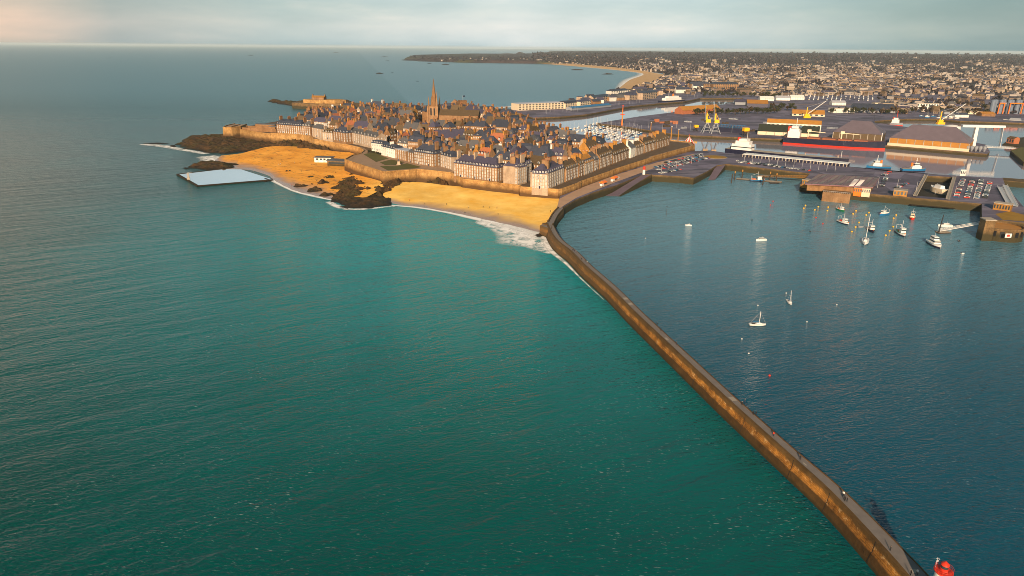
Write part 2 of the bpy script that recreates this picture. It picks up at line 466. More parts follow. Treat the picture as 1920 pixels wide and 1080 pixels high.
def foliage(name, a, b):
    m = Nodes(name)
    c = m.mix(m.ramp(m.noise(.35, None, 4, .7), [(.3, 0.0), (.7, 1.0)]), a, b)
    return m.out(c, .9, spec=.15)
leaf_dark = foliage('dark_leaves', (.016, .020, .008), (.05, .05, .018))
leaf_brown = foliage('winter_leaves', (.035, .022, .012), (.085, .055, .022))
bark = plain('bark', (.06, .04, .025), .9, .3, 1)

def foam_material(name, lo, hi, scale, stretch=(1, 1, 1)):
    m = Nodes(name)
    a = m.noise(scale, None, 6, .7, stretch=stretch, dist=.8)
    n = m.n('MapRange'); n.inputs[1].default_value = lo; n.inputs[2].default_value = hi; m.l(a, n.inputs[0])
    uv = m.n('TexCoord').outputs['UV']
    e = m.sep(uv)[0]                                             # soft outer edge
    fade = m.math('MULTIPLY', n.outputs[0], e, True)
    m.l(fade, m.b.inputs['Alpha'])
    return m.out((.86, .84, .84), .8, spec=.2)
foam_mat = foam_material('foam', .34, .55, .14)
surf_mat = foam_material('surf', .24, .42, .10)

# ---------------------------------------------------------------- sea
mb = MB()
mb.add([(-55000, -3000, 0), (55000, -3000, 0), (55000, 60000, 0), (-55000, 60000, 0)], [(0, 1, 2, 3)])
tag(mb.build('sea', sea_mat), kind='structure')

# ---------------------------------------------------------------- the long jetty
W = [(1045, 384, 6.5), (1031, 397, 3), (1022, 414, 1.5), (1020, 438, 0), (1035, 467, 0), (1064, 492, 0), (1089, 519, 0), (1133, 560, 0), (1180, 610, 0), (1240, 670, 0),
     (1340, 770, 0), (1455, 880, 0), (1540, 962, 0), (1643, 1080, 0)]
JP = [v2(G(*q)) for q in W]
JP[0] = v2(G(1042, 390, 7)); JP[1] = v2(G(1031, 402, 7)); JP[2] = v2(G(1022, 420, 6))
JP.append(JP[-1] + Vector((1.2, -18))); JP.append(JP[-1] + Vector((.6, -20)))
JL = smooth_line(JP, 5)
nJ = len(JL)
def jw(i): return 6.6 + 2.8 * max(0, (i / nJ - .72) / .28)      # walkway widens towards the head
def jh(i): return 8.2 - 1.3 * min(1, i / nJ * 1.4)
def jprof(i):
    h = jh(i); wd = jw(i)
    return [(-.4, -3), (.15, 0), (.95, h * .50), (1.2, h * .52), (1.6, h), (2.7, h), (2.72, h - .75), (wd - .35, h - .85), (wd - .33, h - .70), (wd, h - .70), (wd + .5, -3)]
jroot = thing('jetty', 'long curved stone jetty with a raised parapet running out from the beach corner', 'jetty')
mb = sweep(JL, jprof, [0, 0, 0, 0, 0, 0, 1, 0, 0, 0])
mb.build('body', [jetty_mat, pathgrey], jroot)
for i in range(12, nJ - 1, 4):                                   # vertical joints of the sea wall
    a, b = JL[i], JL[i + 1]; d = (b - a).normalized(); n = Vector((-d.y, d.x)); h = jh(i)
    vs = []; pj = MB()
    for o, z in ((.12, .1), (.92, h * .5), (1.17, h * .52), (1.57, h)):
        p = a + n * (o - .04)
        vs += [(p.x - d.x * .10, p.y - d.y * .10, z), (p.x + d.x * .10, p.y + d.y * .10, z)]
    pj.add(vs, [(2 * k, 2 * k + 1, 2 * k + 3, 2 * k + 2) for k in range(3)])
    pj.build('joint', black_paint, jroot)
for i, w0, w1 in ((37, .55, .95), (38, .5, .9), (44, .5, .75), (50, .6, .9), (56, .45, .7), (66, .3, .8)):
    if i + 1 >= nJ: continue
    a, b = JL[i], JL[i + 1]; d = (b - a).normalized(); n = Vector((-d.y, d.x)); wd = jw(i); sp = MB()
    a2 = a + (b - a) * .2; b2 = a + (b - a) * .55
    q = [a2 + n * wd * w0, a2 + n * wd * w1, b2 + n * wd * w1, b2 + n * wd * w0]
    sp.add([(p.x, p.y, max(jh(i), jh(i + 1)) - .79) for p in q], [(0, 3, 2, 1)])
    sp.build('pale_slab', concrete, jroot)

# lighthouse on the jetty head
lp = G(1770, 1068, 15.4)
lt = thing('lighthouse', 'white round lighthouse with red gallery and red lantern at the jetty head', 'lighthouse', (lp.x, lp.y, 5.8))
MB().lathe((0, 0, 0), [(2.6, 0), (2.5, .9), (1.95, 1.0), (1.6, 8.6)], 28).build('tower', white_paint, lt, smooth=False)
MB().lathe((0, 0, 8.6), [(1.62, 0), (1.95, .35), (2.05, .5), (2.05, .75), (1.2, .76)], 28).build('gallery', red_paint, lt)
rl = MB()
for k in range(14):
    t = 2 * math.pi * k / 14; rl.tube((1.95 * math.cos(t), 1.95 * math.sin(t), 9.35), (1.95 * math.cos(t), 1.95 * math.sin(t), 10.35), .035, n=5)
for z in (9.85, 10.35):
    for k in range(14):
        t = 2 * math.pi * k / 14; u = 2 * math.pi * (k + 1) / 14
        rl.tube((1.95 * math.cos(t), 1.95 * math.sin(t), z), (1.95 * math.cos(u), 1.95 * math.sin(u), z), .04, n=5)
rl.build('railing', red_paint, lt)
MB().lathe((0, 0, 9.36), [(.85, 0), (.85, .75), (.78, .78), (.78, 1.55), (.92, 1.6), (.80, 1.95), (.45, 2.3), (.15, 2.45), (.12, 2.6)], 24, [0, 0, 1, 0, 0, 0, 0, 0, 0]).build('lantern', [red_paint, glass], lt)
an = MB()
an.tube((-1.5, .9, 9.35), (-1.5, .9, 12.4), .05, n=6).tube((-1.9, .9, 12.0), (-1.0, .9, 12.1), .04, n=5).tube((-1.5, .9, 11.3), (-.7, 1.1, 11.6), .04, n=5)
an.box((-1.45, .8, 11.2), (.5, .08, .35))
an.build('aerial_mast', steel, lt)

# ---------------------------------------------------------------- ramparts
def wall_run(name, label, pts, zb, thick=5, par=1.1, mat=None, group='stone ramparts around the old town'):
    """pts: (px, py, ztop) along the outer parapet from left to right"""
    line = [G(*q) for q in pts]; tops = [q[2] for q in pts]
    def prof(i):
        t = tops[i]; b = zb[i] if isinstance(zb, (list, tuple)) else zb
        return [(-.09 * (t - b) - .2, b - 4), (0, t - par - .4), (-.35, t - par - .3), (-.35, t - par), (0, t - par), (0, t), (.9, t), (.9, t - par), (thick, t - par), (thick, b - 4)]
    r = thing(name, label, 'rampart', (0, 0, 0), 0, group)
    sweep(line, prof, [0, 0, 0, 0, 0, 0, 0, 1, 0]).build('wall', [mat or rampart_mat, paving], r)
    return [v2(p) for p in line], r
c0, _ = wall_run('rampart', 'round blunt orange bastion at the far seaward end of the ramparts', [(440, 231, 19), (424, 234.5, 19), (417.5, 238, 19), (434, 238, 19), (451, 236.5, 19), (463, 232, 19)], 4, 9)
c1, _ = wall_run('rampart', 'plain orange curtain wall beside the far seaward bastion', [(450, 242, 16), (478, 246.5, 16), (507, 250.5, 16)], 4)
c2, _ = wall_run('rampart', 'sunlit pale yellow rampart wall above dark rocks and orange beach', [(507, 249, 17), (545, 250.5, 17), (570, 252.5, 17), (583, 256, 17)], 4)
c3, _ = wall_run('rampart', 'long curving orange rampart behind the beach, ending by the beach club', [(583, 256, 16.5), (588, 260, 16), (600, 262, 15.5), (625, 267, 15), (655, 271.5, 15), (674, 276, 15), (682, 281, 15), (677, 286, 15)], 4)
c4, _ = wall_run('rampart', 'lawn topped stone bastion jutting out between the two beaches', [(677, 286, 15.5), (660, 290, 15.5), (646, 298, 15.5), (660, 303, 15.8), (719, 321.5, 16), (782, 317, 16), (800, 318, 16), (845, 323, 15)], 4)
c5, _ = wall_run('rampart', 'yellow lit rampart sloping down from the bastion along the second beach', [(845, 323, 15), (868, 335, 13), (900, 338.5, 13), (960, 345, 13), (974, 347, 13), (976, 349.5, 13), (1010, 352, 13), (1047, 354.5, 13)], 4)
c6, _ = wall_run('rampart', 'long straight rampart facing the harbour below a row of tall facades', [(1047, 354.5, 13), (1054, 353.5, 13), (1089, 341, 13), (1091, 339, 13), (1150, 318.5, 13), (1152, 317, 13), (1222, 295, 13)], 5)
c7, _ = wall_run('rampart', 'wide square bastion with a pale terrace at the harbour end of town', [(1222, 295, 13), (1224, 293, 13.5), (1232, 291, 13.5), (1266, 281.5, 13.5), (1303, 272, 13.5), (1297, 266, 13.5), (1258, 262, 13.5)], 5)

ground = c1 + c2[1:] + c3[1:] + c4[1:] + c5[1:] + c6[1:] + c7[1:]
gin = []                                                          # town ground lies just inside the parapet walk
for i, p in enumerate(ground):
    a = ground[max(0, i - 1)]; b = ground[min(len(ground) - 1, i + 1)]
    d = (b - a).normalized(); gin.append(p + Vector((-d.y, d.x)) * 3.5)
back = [v2(G(x, y, 12)) for x, y in ((1262, 262), (1215, 272), (1150, 273), (1085, 262), (1040, 247), (980, 228), (905, 210), (840, 204), (760, 206), (690, 202), (640, 203), (600, 212), (540, 224), (470, 236))]
mb = MB(); mb.prism(gin + back, -3, 12.2)
tag(mb.build('ground', plain('town_street', (.10, .065, .04), .9, .4, .08)), kind='structure')

fbz = G(486, 243, 15)
fb = thing('fort_yard', 'low stone walls and sheds of the yard behind the far seaward bastion', 'fort', (fbz.x, fbz.y, 12), R(-18))
mb = MB()
for x, y, a, b, h in ((0, 0, 60, 1.2, 5), (-8, 14, 50, 1.2, 6), (-30, 8, 1.2, 26, 5), (24, 22, 40, 9, 5.5), (-10, 30, 34, 7, 7), (30, 8, 1.2, 20, 5)): mb.box((x, y, 0), (a, b, h))
mb.build('wall', brown_wall, fb)
mb = MB(); mb.box((24, 22, 5.5), (41, 10, .8)); mb.box((-10, 30, 7), (35, 8, .8)); mb.build('roof', slate_grey, fb)
# lawns, hedge and paths on the bastion
def sheet(name, pts, mat, kind='structure', parent=None):
    mb = MB(); p = [G(*q) for q in pts]
    a = sum(p[i].x * p[(i + 1) % len(p)].y - p[(i + 1) % len(p)].x * p[i].y for i in range(len(p)))
    if a < 0: p.reverse()
    mb.add(p, [tuple(range(len(p)))]); o = mb.build(name, mat, parent)
    if kind: tag(o, kind=kind)
    return o
mb = MB(); mb.prism([G(*q) for q in ((680, 284, 14.6), (648, 298.5, 14.6), (661, 304, 14.6), (719, 322.5, 14.6), (781, 318, 14.6), (838, 321.5, 14.6), (850, 320, 14.6), (830, 311, 14.6), (770, 303, 14.6), (720, 291, 14.6))], 5, 14.3)
tag(mb.build('terrace', paving), kind='structure')
for q in (((681, 289), (700, 285.5), (729, 297), (705, 303.5)), ((712, 304.5), (733, 299), (758, 303.5), (743, 309), (722, 309.5)), ((712, 311.5), (745, 310.5), (763, 306), (790, 313), (778, 315.5), (727, 319.5))):
    sheet('lawn', [(x, y, 14.45) for x, y in q], grass_mat, 'stuff')
def hedge(name, label, pts, z, wdt, ht, mat):
    line = [v2(G(x, y, z)) for x, y in pts]; mb = MB(); r = random.Random(3)
    for a, b in zip(line, line[1:]):
        n = max(2, int((b - a).length / .9))
        for k in range(n):
            for q in range(3):
                p = a.lerp(b, (k + r.random()) / n); s = r.uniform(.5, 1.0) * wdt
                blob(mb, (p.x + r.uniform(-.4, .4) * wdt, p.y + r.uniform(-.4, .4) * wdt, z + r.uniform(.2, .8) * ht), s * .8, r)
    return tag(mb.build(name, mat), label, 'hedge')
def blob(mb, c, s, r, mi=0):
    """a small clump of leaf faces"""
    for k in range(7):
        u = Vector((r.gauss(0, 1), r.gauss(0, 1), r.gauss(0, 1))).normalized()
        o = Vector(c) + u * s * r.uniform(.2, .8)
        t = u.orthogonal().normalized(); b = u.cross(t); q = s * r.uniform(.35, .7)
        a = r.uniform(0, 6.28); t, b = t * math.cos(a) + b * math.sin(a), b * math.cos(a) - t * math.sin(a)
        mb.add([o + t * q, o + b * q * .8, o - t * q, o - b * q * .8], [(0, 1, 2, 3)], mi)
hedge('hedge', 'low clipped hedge along the rear edge of the bastion lawns', [(690, 284), (730, 293), (775, 302.5), (836, 312.5)], 14.3, 1.4, 2.0, leaf_dark)
# small monument on the lawn
mp_ = G(748, 309, 14.3)
mt = thing('monument', 'pale stone statue base standing among the bastion lawns', 'monument', mp_)
MB().box((0, 0, 0), (4.5, 4.5, .6)).box((0, 0, .6), (2.8, 2.8, 3.0), top=.85).build('plinth', pale_granite, mt)
MB().lathe((0, 0, 3.6), [(.55, 0), (.5, 1.2), (.62, 1.7), (.45, 2.1), (.2, 2.2), (.27, 2.45), (.2, 2.75), (.05, 2.85)], 10).build('figure', slate, mt)

# ---------------------------------------------------------------- rocks and beaches
from mathutils import noise as mnoise
def inside(p, poly):
    c = False; n = len(poly); j = n - 1
    for i in range(n):
        a, b = poly[i], poly[j]
        if (a.y > p.y) != (b.y > p.y) and p.x < (b.x - a.x) * (p.y - a.y) / (b.y - a.y) + a.x: c = not c
        j = i
    return c
def edge_dist(p, poly):
    d = 1e9; n = len(poly)
    for i in range(n):
        a, b = poly[i], poly[(i + 1) % n]; ab = b - a
        t = max(0, min(1, (p - a).dot(ab) / max(1e-9, ab.length_squared)))
        d = min(d, (p - a - ab * t).length)
    return d
def rocks(name, pts, zmax, step, soft, zbase=-1.0, seed=0, mat=None, kind='structure', rough=1.0, z=0.5):
    poly = [v2(G(x, y, z)) for x, y in pts]
    x0 = min(p.x for p in poly) - step * 2; x1 = max(p.x for p in poly) + step * 2
    y0 = min(p.y for p in poly) - step * 2; y1 = max(p.y for p in poly) + step * 2
    nx = int((x1 - x0) / step) + 2; ny = int((y1 - y0) / step) + 2
    mb = MB(); idx = {}; fs = []
    hh = {}
    for j in range(ny):
        for i in range(nx):
            p = Vector((x0 + i * step, y0 + j * step))
            q = Vector((p.x, p.y, seed * 17.3))
            wob = mnoise.noise(q * (.9 / soft)) * soft * .6
            d = edge_dist(p, poly) * (1 if inside(p, poly) else -1) + wob
            f = max(-.3, min(1, d / soft))
            n1 = mnoise.fractal(q / (soft * .9), 1.0, 2.0, 5)
            n2 = abs(mnoise.fractal(q / (soft * .35) + Vector((9, 3, 1)), .9, 2.1, 4))
            zz = zmax * f * (.62 + .45 * n1) + (1.6 * rough * n2 * min(1, max(0, f * 3)) * zmax / 6 if f > 0 else 0)
            hh[i, j] = (p.x + mnoise.noise(q * .7) * step * .3, p.y + mnoise.noise(q * .7 + Vector((5, 5, 5))) * step * .3, zz if f > 0 else f * 4 + zbase * .3)
    for j in range(ny - 1):
        for i in range(nx - 1):
            c = [(i, j), (i + 1, j), (i + 1, j + 1), (i, j + 1)]
            if max(hh[k][2] for k in c) > -.2:
                f = []
                for k in c:
                    if k not in idx: idx[k] = len(mb.v); mb.v.append(hh[k])
                    f.append(idx[k])
                mb.f.append(f); mb.m.append(0)
    o = mb.build(name, mat or rock_mat)
    return tag(o, kind=kind)

def beach(name, low, high, rows=14, mat=None, amp=.35):
    """low: waterline, high: foot of the wall, both (px, py, z)"""
    A = smooth_line([G(*q) for q in low], 8); B = smooth_line([G(*q) for q in high], 8)
    n = 60
    def at(L_, t):
        f = t * (len(L_) - 1); i = min(int(f), len(L_) - 2); return L_[i].lerp(L_[i + 1], f - i)
    rings = []
    for r in range(rows + 1):
        t = r / rows; ring = []
        for k in range(n + 1):
            p = at(A, k / n).lerp(at(B, k / n), t)
            q = p * .03
            p.z += mnoise.fractal(q, 1, 2, 3) * amp * min(1, t * 4) * 1.2
            ring.append(p)
        rings.append(ring)
    first = [p - (rings[1][k] - p).normalized() * 6 + Vector((0, 0, -1.2)) for k, p in enumerate(rings[0])]
    mb = MB(); mb.loft([first] + rings)
    return tag(mb.build(name, mat or sand_mat, smooth=True), kind='structure')
LOW1 = [(438, 318, 0), (470, 319, 0), (505, 330, 0), (512, 338, 0), (550, 358, 0), (587, 367, 0), (625, 376, 0), (660, 384, 0)]
beach('beach', LOW1, [(455, 287, 3), (500, 276, 5), (545, 274, 6), (590, 279, 6), (640, 285, 6), (690, 290, 6), (712, 335, 6), (720, 352, 5)])
beach('beach', [(398, 305, -.3), (420, 318, 0), (445, 318, 0)], [(415, 292, .8), (450, 288, 2), (490, 280, 3)], 6)
LOW2 = [(735, 381, 0), (760, 386, 0), (787, 389, 0), (840, 398, 0), (880, 406, 0), (930, 417, 0), (970, 426, 0), (1026, 440, 0)]
beach('beach', LOW2, [(700, 350, 4), (770, 341, 5.5), (845, 348, 5), (900, 354, 4.5), (960, 362, 4.5), (1000, 367, 4.5), (1048, 372, 4.8), (1046, 404, 4.8)])
rocks('headland_rock', [(333, 271), (352, 258), (400, 254), (455, 256), (520, 261), (560, 266), (600, 277), (612, 283), (560, 282), (520, 279), (470, 283), (420, 287), (385, 285), (345, 278)], 6.5, 2.2, 16, seed=1)
rocks('headland_rock', [(318, 273.5), (325, 271), (334, 274), (326, 276)], 2.5, 1.5, 6, seed=2)
rocks('headland_rock', [(505, 258), (560, 263), (590, 268), (608, 276), (640, 287), (610, 287), (560, 281), (520, 274)], 11, 1.8, 9, seed=8, z=4)
rocks('reef', [(350, 313), (375, 305), (410, 303), (445, 308), (443, 313), (420, 317), (385, 319)], 4.5, 1.6, 11, seed=3)
rocks('reef', [(340, 314.5), (350, 312.5), (356, 316), (346, 317)], 1.8, 1.2, 5, seed=4)
rocks('shore_rock', [(617, 378), (640, 366), (690, 358), (712, 352), (726, 358), (738, 372), (741, 385), (700, 389), (660, 388)], 2.8, 1.1, 12, seed=5)
rocks('shore_rock', [(690, 354), (705, 346), (740, 339), (782, 336), (800, 338), (786, 346), (745, 353), (715, 364), (700, 362)], 8, 1.2, 7, seed=6, z=3)
rocks('shore_rock', [(785, 341), (800, 333), (830, 336), (846, 345), (842, 352), (810, 348)], 9, 1.1, 6, seed=7, z=3)
rocks('shore_rock', [(620, 350), (645, 322), (652, 314), (700, 340), (715, 352), (690, 366), (650, 372), (625, 372)], 5.0, 1.0, 12, seed=9, z=3, rough=1.7)
for k, (x, y, a, b) in enumerate(((562, 346, 16, 3), (592, 354, 18, 3.5), (604, 341, 14, 3.5), (578, 331, 11, 2.2), (612, 362, 16, 2.6), (545, 320, 9, 1.5), (618, 331, 15, 4), (585, 343, 9, 1.6))):
    rocks('shore_rock', [(x - a, y + b * .3), (x - a * .3, y - b * .8), (x + a * .6, y - b * .5), (x + a, y + b * .4), (x + a * .2, y + b), (x - a * .6, y + b * .9)], 4.6, .9, 6, seed=60 + k, z=2, rough=1.5)
rocks('reef', [(636, 387), (650, 385), (668, 388), (652, 391)], 1.6, 1.0, 5, seed=10)
rocks('reef', [(1003, 440), (1012, 436), (1020, 438), (1016, 443), (1006, 443)], 1.8, .7, 3, seed=11)
rocks('reef', [(485, 333), (510, 334), (512, 338), (495, 341)], 1.3, .9, 4, seed=12)
rocks('reef', [(265, 268), (292, 266.5), (318, 268), (292, 270)], 1.0, 1.8, 8, seed=13)
rocks('fort_island', [(500, 190), (520, 189.5), (560, 193), (575, 192), (655, 190), (680, 200), (650, 206), (585, 207), (560, 202), (530, 196)], 9, 4.0, 22, seed=14, z=0)
for k, (x, y, s) in enumerate(((836, 121, 9), (720, 106.5, 8), (712, 138, 8), (735, 136.5, 4), (783, 152, 5), (1082, 131, 14), (950, 100.5, 14), (205, 108.5, 3), (470, 103.5, 6), (805, 119, 4), (727, 114, 4), (630, 98.5, 5), (1140, 139, 12))):
    rocks('reef', [(x - s, y + .3), (x - s * .3, y - .35), (x + s * .5, y - .3), (x + s, y + .3), (x, y + .7)], 7 if s > 6 else 4, (G(x, y).y / 900) * 1.8, (G(x, y).y / 900) * 5, seed=20 + k, z=0)

# foam along the waterlines
def foam(name, line, wid, mat, z=.06):
    P = smooth_line([G(x, y, 0) for x, y in line], 6); mb = MB()
    wd = smooth_line([Vector((a, b, 0)) for a, b in wid], max(1, (len(P) - 1) // (len(wid) - 1)))
    me_u = []
    rows = 6
    for i, p in enumerate(P):
        a = P[max(0, i - 1)]; b = P[min(len(P) - 1, i + 1)]; d = (b - a).normalized(); n = Vector((d.y, -d.x, 0))
        q = wd[min(i, len(wd) - 1)]
        for r in range(rows + 1):
            t = r / rows
            o = p + n * (-q.x + (q.x + q.y) * t); mb.v.append((o.x, o.y, z + .02 * math.sin(i * 1.7))); me_u.append((1 - abs(2 * t - 1)) * 2.0 if 0 < r < rows else 0)
    k = rows + 1
    for i in range(len(P) - 1):
        for r in range(rows): mb.f.append([i * k + r, i * k + r + 1, (i + 1) * k + r + 1, (i + 1) * k + r]); mb.m.append(0)
    me = mb.mesh(name, mat)
    uv = me.uv_layers.new(name='UVMap')
    for lp_ in me.loops: uv.data[lp_.index].uv = (min(1, me_u[lp_.vertex_index]), 0)
    return tag(link(name, me), kind='stuff')
foam('surf', [(508, 336), (530, 347), (555, 359), (590, 367.5), (625, 375)], [(4, 4), (3, 4), (3, 3), (3, 4), (2, 3)], surf_mat)
foam('surf', [(735, 385), (787, 389), (840, 398), (880, 406), (930, 417), (975, 428), (1022, 441)], [(2, 2), (2, 4), (3, 4), (3, 6), (4, 8), (5, 14), (6, 20)], surf_mat)
foam('foam', [(900, 414), (940, 424), (975, 434), (1005, 445), (1030, 458), (1045, 475)], [(2, 8), (6, 14), (10, 24), (14, 34), (12, 24), (4, 8)], foam_mat, .10)
foam('foam', [(1020, 440), (1036, 469), (1064, 494), (1090, 522), (1132, 562)], [(1, 4), (1, 4), (.5, 2.5), (.2, 1), (.1, .3)], foam_mat, .14)
foam('foam', [(618, 378), (640, 388), (665, 392), (700, 390), (740, 386)], [(2, 5), (3, 6), (3, 5), (2, 4), (2, 3)], foam_mat, .10)
foam('foam', [(270, 270), (310, 273), (345, 280), (390, 288)], [(4, 10), (4, 14), (4, 10), (4, 8)], foam_mat, .10)
foam('foam', [(395, 292), (412, 297), (415, 305), (405, 312)], [(8, 20), (8, 24), (8, 24), (6, 14)], foam_mat, .10)
foam('foam', [(1154, 172), (1173, 151), (1201, 138), (1157, 131.5), (1095, 126)], [(10, 50), (20, 90), (20, 120), (20, 120), (10, 80)], surf_mat, .2)
foam('foam', [(890, 203), (960, 199), (1040, 191), (1110, 182), (1154, 172)], [(4, 24), (4, 28), (4, 26), (4, 30), (6, 40)], foam_mat, .2)

pool_mat = water('pool_water', [(.93, .91, .92)], calm=True); pool_mat.node_tree.nodes['Principled BSDF'].inputs['Metallic'].default_value = .92
# tidal pool with its diving tower
pool = thing('tidal_pool', 'still mirror like tidal swimming pool with a low dark wall beside the beach', 'pool')
PQ = [(333, 326.5), (371, 348), (512, 336.5), (452, 317.5), (415, 317)]
pw = [v2(G(x, y, 1.0)) for x, y in PQ]
sweep(pw[4:] + pw[:3], lambda i: [(-1.2, -2), (-1.0, 1.2), (.9, 1.2), (1.0, -2)], 0).build('wall', rock_mat, pool)
mb = MB(); mb.prism(pw, -2, .95); mb.build('water', pool_mat, pool)
dp = G(354, 337, .9)
dv = thing('diving_tower', 'small dark concrete diving tower at the seaward edge of the tidal pool', 'diving tower', dp, R(20))
MB().box((0, 0, -2), (3, 2.4, 4.2), top=.8).box((0, 0, 2.2), (1.6, 1.6, 4.5), top=.7).box((1.2, 0, 6.6), (4.6, 1.4, .3)).box((1.0, 0, 3.6), (3.8, 1.4, .25)).tube((-.9, 0, 6.9), (-1.6, 0, .5), .14).build('tower', concrete, dv)
MB().tube((-.8, .6, 6.9), (3.2, .6, 7.8), .05).tube((-.8, -.6, 6.9), (3.2, -.6, 7.8), .05).tube((3.2, .6, 6.9), (3.2, .6, 7.8), .05).tube((3.2, -.6, 6.9), (3.2, -.6, 7.8), .05).build('railing', steel, dv)

# ---------------------------------------------------------------- quays, slipways, docks
QE = [(1041, 403), (1053, 390), (1080, 374), (1113, 360.5), (1149, 349.5), (1195, 331.5), (1209, 326.5), (1228, 328), (1275, 330.5), (1301, 333.5), (1326, 321), (1344, 310), (1363, 307.5), (1519, 325), (1500, 345.5), (1593, 360)]
Z7 = 7.0
q1 = [v2(G(x, y, Z7)) for x, y in QE]
PITL, PITR = (1712, 370), (1777, 375)
land_l = q1 + [v2(G(x, y, Z7)) for x, y in ((1712, 370.5), (1737, 326), (1650, 319.5), (1590, 312), (1480, 297), (1365, 287), (1330, 282), (1290, 284), (1250, 285), (1180, 300), (1100, 330), (1052, 360))]
mb = MB(); mb.prism(land_l, -4, Z7, 0, 1)
tag(mb.build('quay', [harbour_stone, asphalt]), kind='structure')
mb = MB(); mb.prism([v2(G(x, y, Z7)) for x, y in ((1711.9, 370.5), (1776, 376), (1841, 382), (1841, 409), (1925, 418), (2300, 430), (2300, 421), (1930, 400), (1885, 348), (1880, 334), (1790, 329), (1776, 372), (1714, 366.5))], -4, Z7 - .004, 0, 1)
tag(mb.build('quay', [harbour_stone, asphalt]), kind='structure')
mb = MB(); mb.prism([v2(G(x, y, Z7)) for x, y in ((1737, 326), (1790, 329), (1788, 332), (1736, 329.5))], -4, Z7 - .008, 0, 1)
tag(mb.build('quay', [harbour_stone, asphalt]), kind='structure')
sheet('dock_floor', [(1705, 385, 1), (1790, 392, 1), (1800, 325, 1), (1720, 322, 1)], plain('dark_mud', (.03, .026, .02), .8), 'structure')
def ramp(name, a, b, c, d, mat):                                  # a,b at the foot, c,d at the head
    P = [G(*a), G(*b), G(*c), G(*d)]; mb = MB()
    vs = P + [Vector((p.x, p.y, -4)) for p in P]
    mb.add(vs, [(0, 1, 2, 3)], 1); mb.add(vs, [(4, 5, 1, 0), (5, 6, 2, 1), (7, 4, 0, 3), (6, 7, 3, 2)], 0)
    return tag(mb.build(name, [harbour_stone, mat]), kind='structure')
sheet('pavement', [(1048, 373, 7.02), (1044, 396, 7.02), (1056, 386, 7.02), (1082, 370, 7.02), (1115, 357, 7.02), (1150, 343, 7.02), (1235, 312, 7.02), (1300, 291, 7.02), (1302, 288, 7.02), (1230, 305, 7.02), (1152, 329, 7.02), (1090, 352, 7.02)], plain('tan_pavement', (.40, .25, .17), .85, .25, .1))
slip_mat = plain('slipway_paving', (.13, .095, .125), .8, .3, .1)
ramp('slipway', (1134, 367, .2), (1162, 368, .2), (1221, 327.5, 6.98), (1200, 329, 6.98), slip_mat)
ramp('slipway', (1327, 338, .2), (1341, 336.5, .2), (1362, 306.5, 6.98), (1345, 306.5, 6.98), slip_mat)
# parapet wall on the seaward side of the near slipway
sweep([v2(G(1162, 368, .2)), v2(G(1192, 347, 4)), v2(G(1222, 327.8, 7))], lambda i: [(-.9, -3), (-.3, [.9, 4.6, 7.6][i]), (.5, [.9, 4.6, 7.6][i]), (.6, -3)], 0).build('slipway_wall', harbour_stone)
tag(bpy.data.objects['slipway_wall'], 'brown stone wall dropping beside the near slipway into the harbour', 'wall')

# inner dock water, middle platform
WZ = 2.6
sheet('dock_water', [(990, 240, WZ), (1090, 285, WZ), (1290, 292, WZ), (1500, 304, WZ), (1880, 338, WZ), (2700, 420, WZ), (2700, 215, WZ), (1400, 182, WZ), (1200, 190, WZ), (1050, 212, WZ), (930, 214, WZ)], basin_mat, 'structure')
PL = [(1120, 231), (1178, 238), (1256, 250), (1300, 254), (1472, 261), (1560, 266), (1662, 272.5), (1851, 288.5), (1856, 284), (1848, 271), (1800, 262), (1795, 243), (1700, 238), (1640, 230), (1640, 222), (1660, 213), (1700, 180), (1500, 175), (1392, 190), (1300, 205), (1270, 209.5), (1200, 218), (1150, 226)]
mb = MB(); mb.prism([v2(G(x, y, Z7)) for x, y in PL], -4, Z7, 0, 1)
tag(mb.build('platform', [harbour_stone, asphalt]), kind='structure')
mb = MB(); mb.prism([v2(G(x, y, Z7)) for x, y in ((1895, 282), (1920, 304), (2100, 315), (2100, 280), (1915, 276))], -4, Z7, 0, 1)
tag(mb.build('quay', [harbour_stone, grass_mat]), kind='structure')

# ---------------------------------------------------------------- the far country
def sstep(a, b, x):
    t = max(0, min(1, (x - a) / (b - a))); return t * t * (3 - 2 * t)
ROWS = [(176, 1154), (170, 1178), (160, 1213), (152, 1232), (143, 1254), (137, 1240), (133, 1190), (130, 1160), (127, 1144), (124, 1105), (121.5, 1068), (119.2, 1020), (118.2, 860), (116.5, 815), (114.5, 775), (112.8, 757), (110.8, 765), (109, 800), (107.5, 870), (106, 935), (105, 985), (104, 1000), (103, 1010), (102.2, 1020), (101.6, 1030)]
def land_z(p, px):
    d = p.y
    base = 6.6 + 8 * sstep(1900, 4500, d) + 50 * sstep(4500, 10500, d) * (.35 + .65 * sstep(980, 1130, px))
    base += (10 + 10 * mnoise.noise(Vector((p.x, p.y, 0)) * .0008)) * sstep(5200, 7000, d) * sstep(740, 800, px)
    base += mnoise.fractal(Vector((p.x, p.y, 5)) * .0015, 1, 2, 4) * 9 * sstep(2500, 7000, d)
    return base
mb = MB(); nc = 110
LR = []
for k, (y, xl) in enumerate(ROWS):
    ring = []
    for c in range(nc + 1):
        t = c / nc; px = xl + (2900 - xl) * t ** 1.3
        yy = y + (px - 960) * .0087 if k > 10 else y + (px - xl) * .006
        p = G(px, yy, 0)
        if t < .0001: p.z = -1
        elif y > 200: p.z = 7.2
        else: p.z = land_z(p, px) * min(1, t * 60)
        if y <= 204 and y > 175 and t > 0: p.z = max(6.9, p.z)
        ring.append(p)
    LR.append(ring)
far_rows = LR
far_rows.append([Vector((p.x * 1.5, p.y * 1.5, 40)) for p in far_rows[-1]])
mb.loft(far_rows)
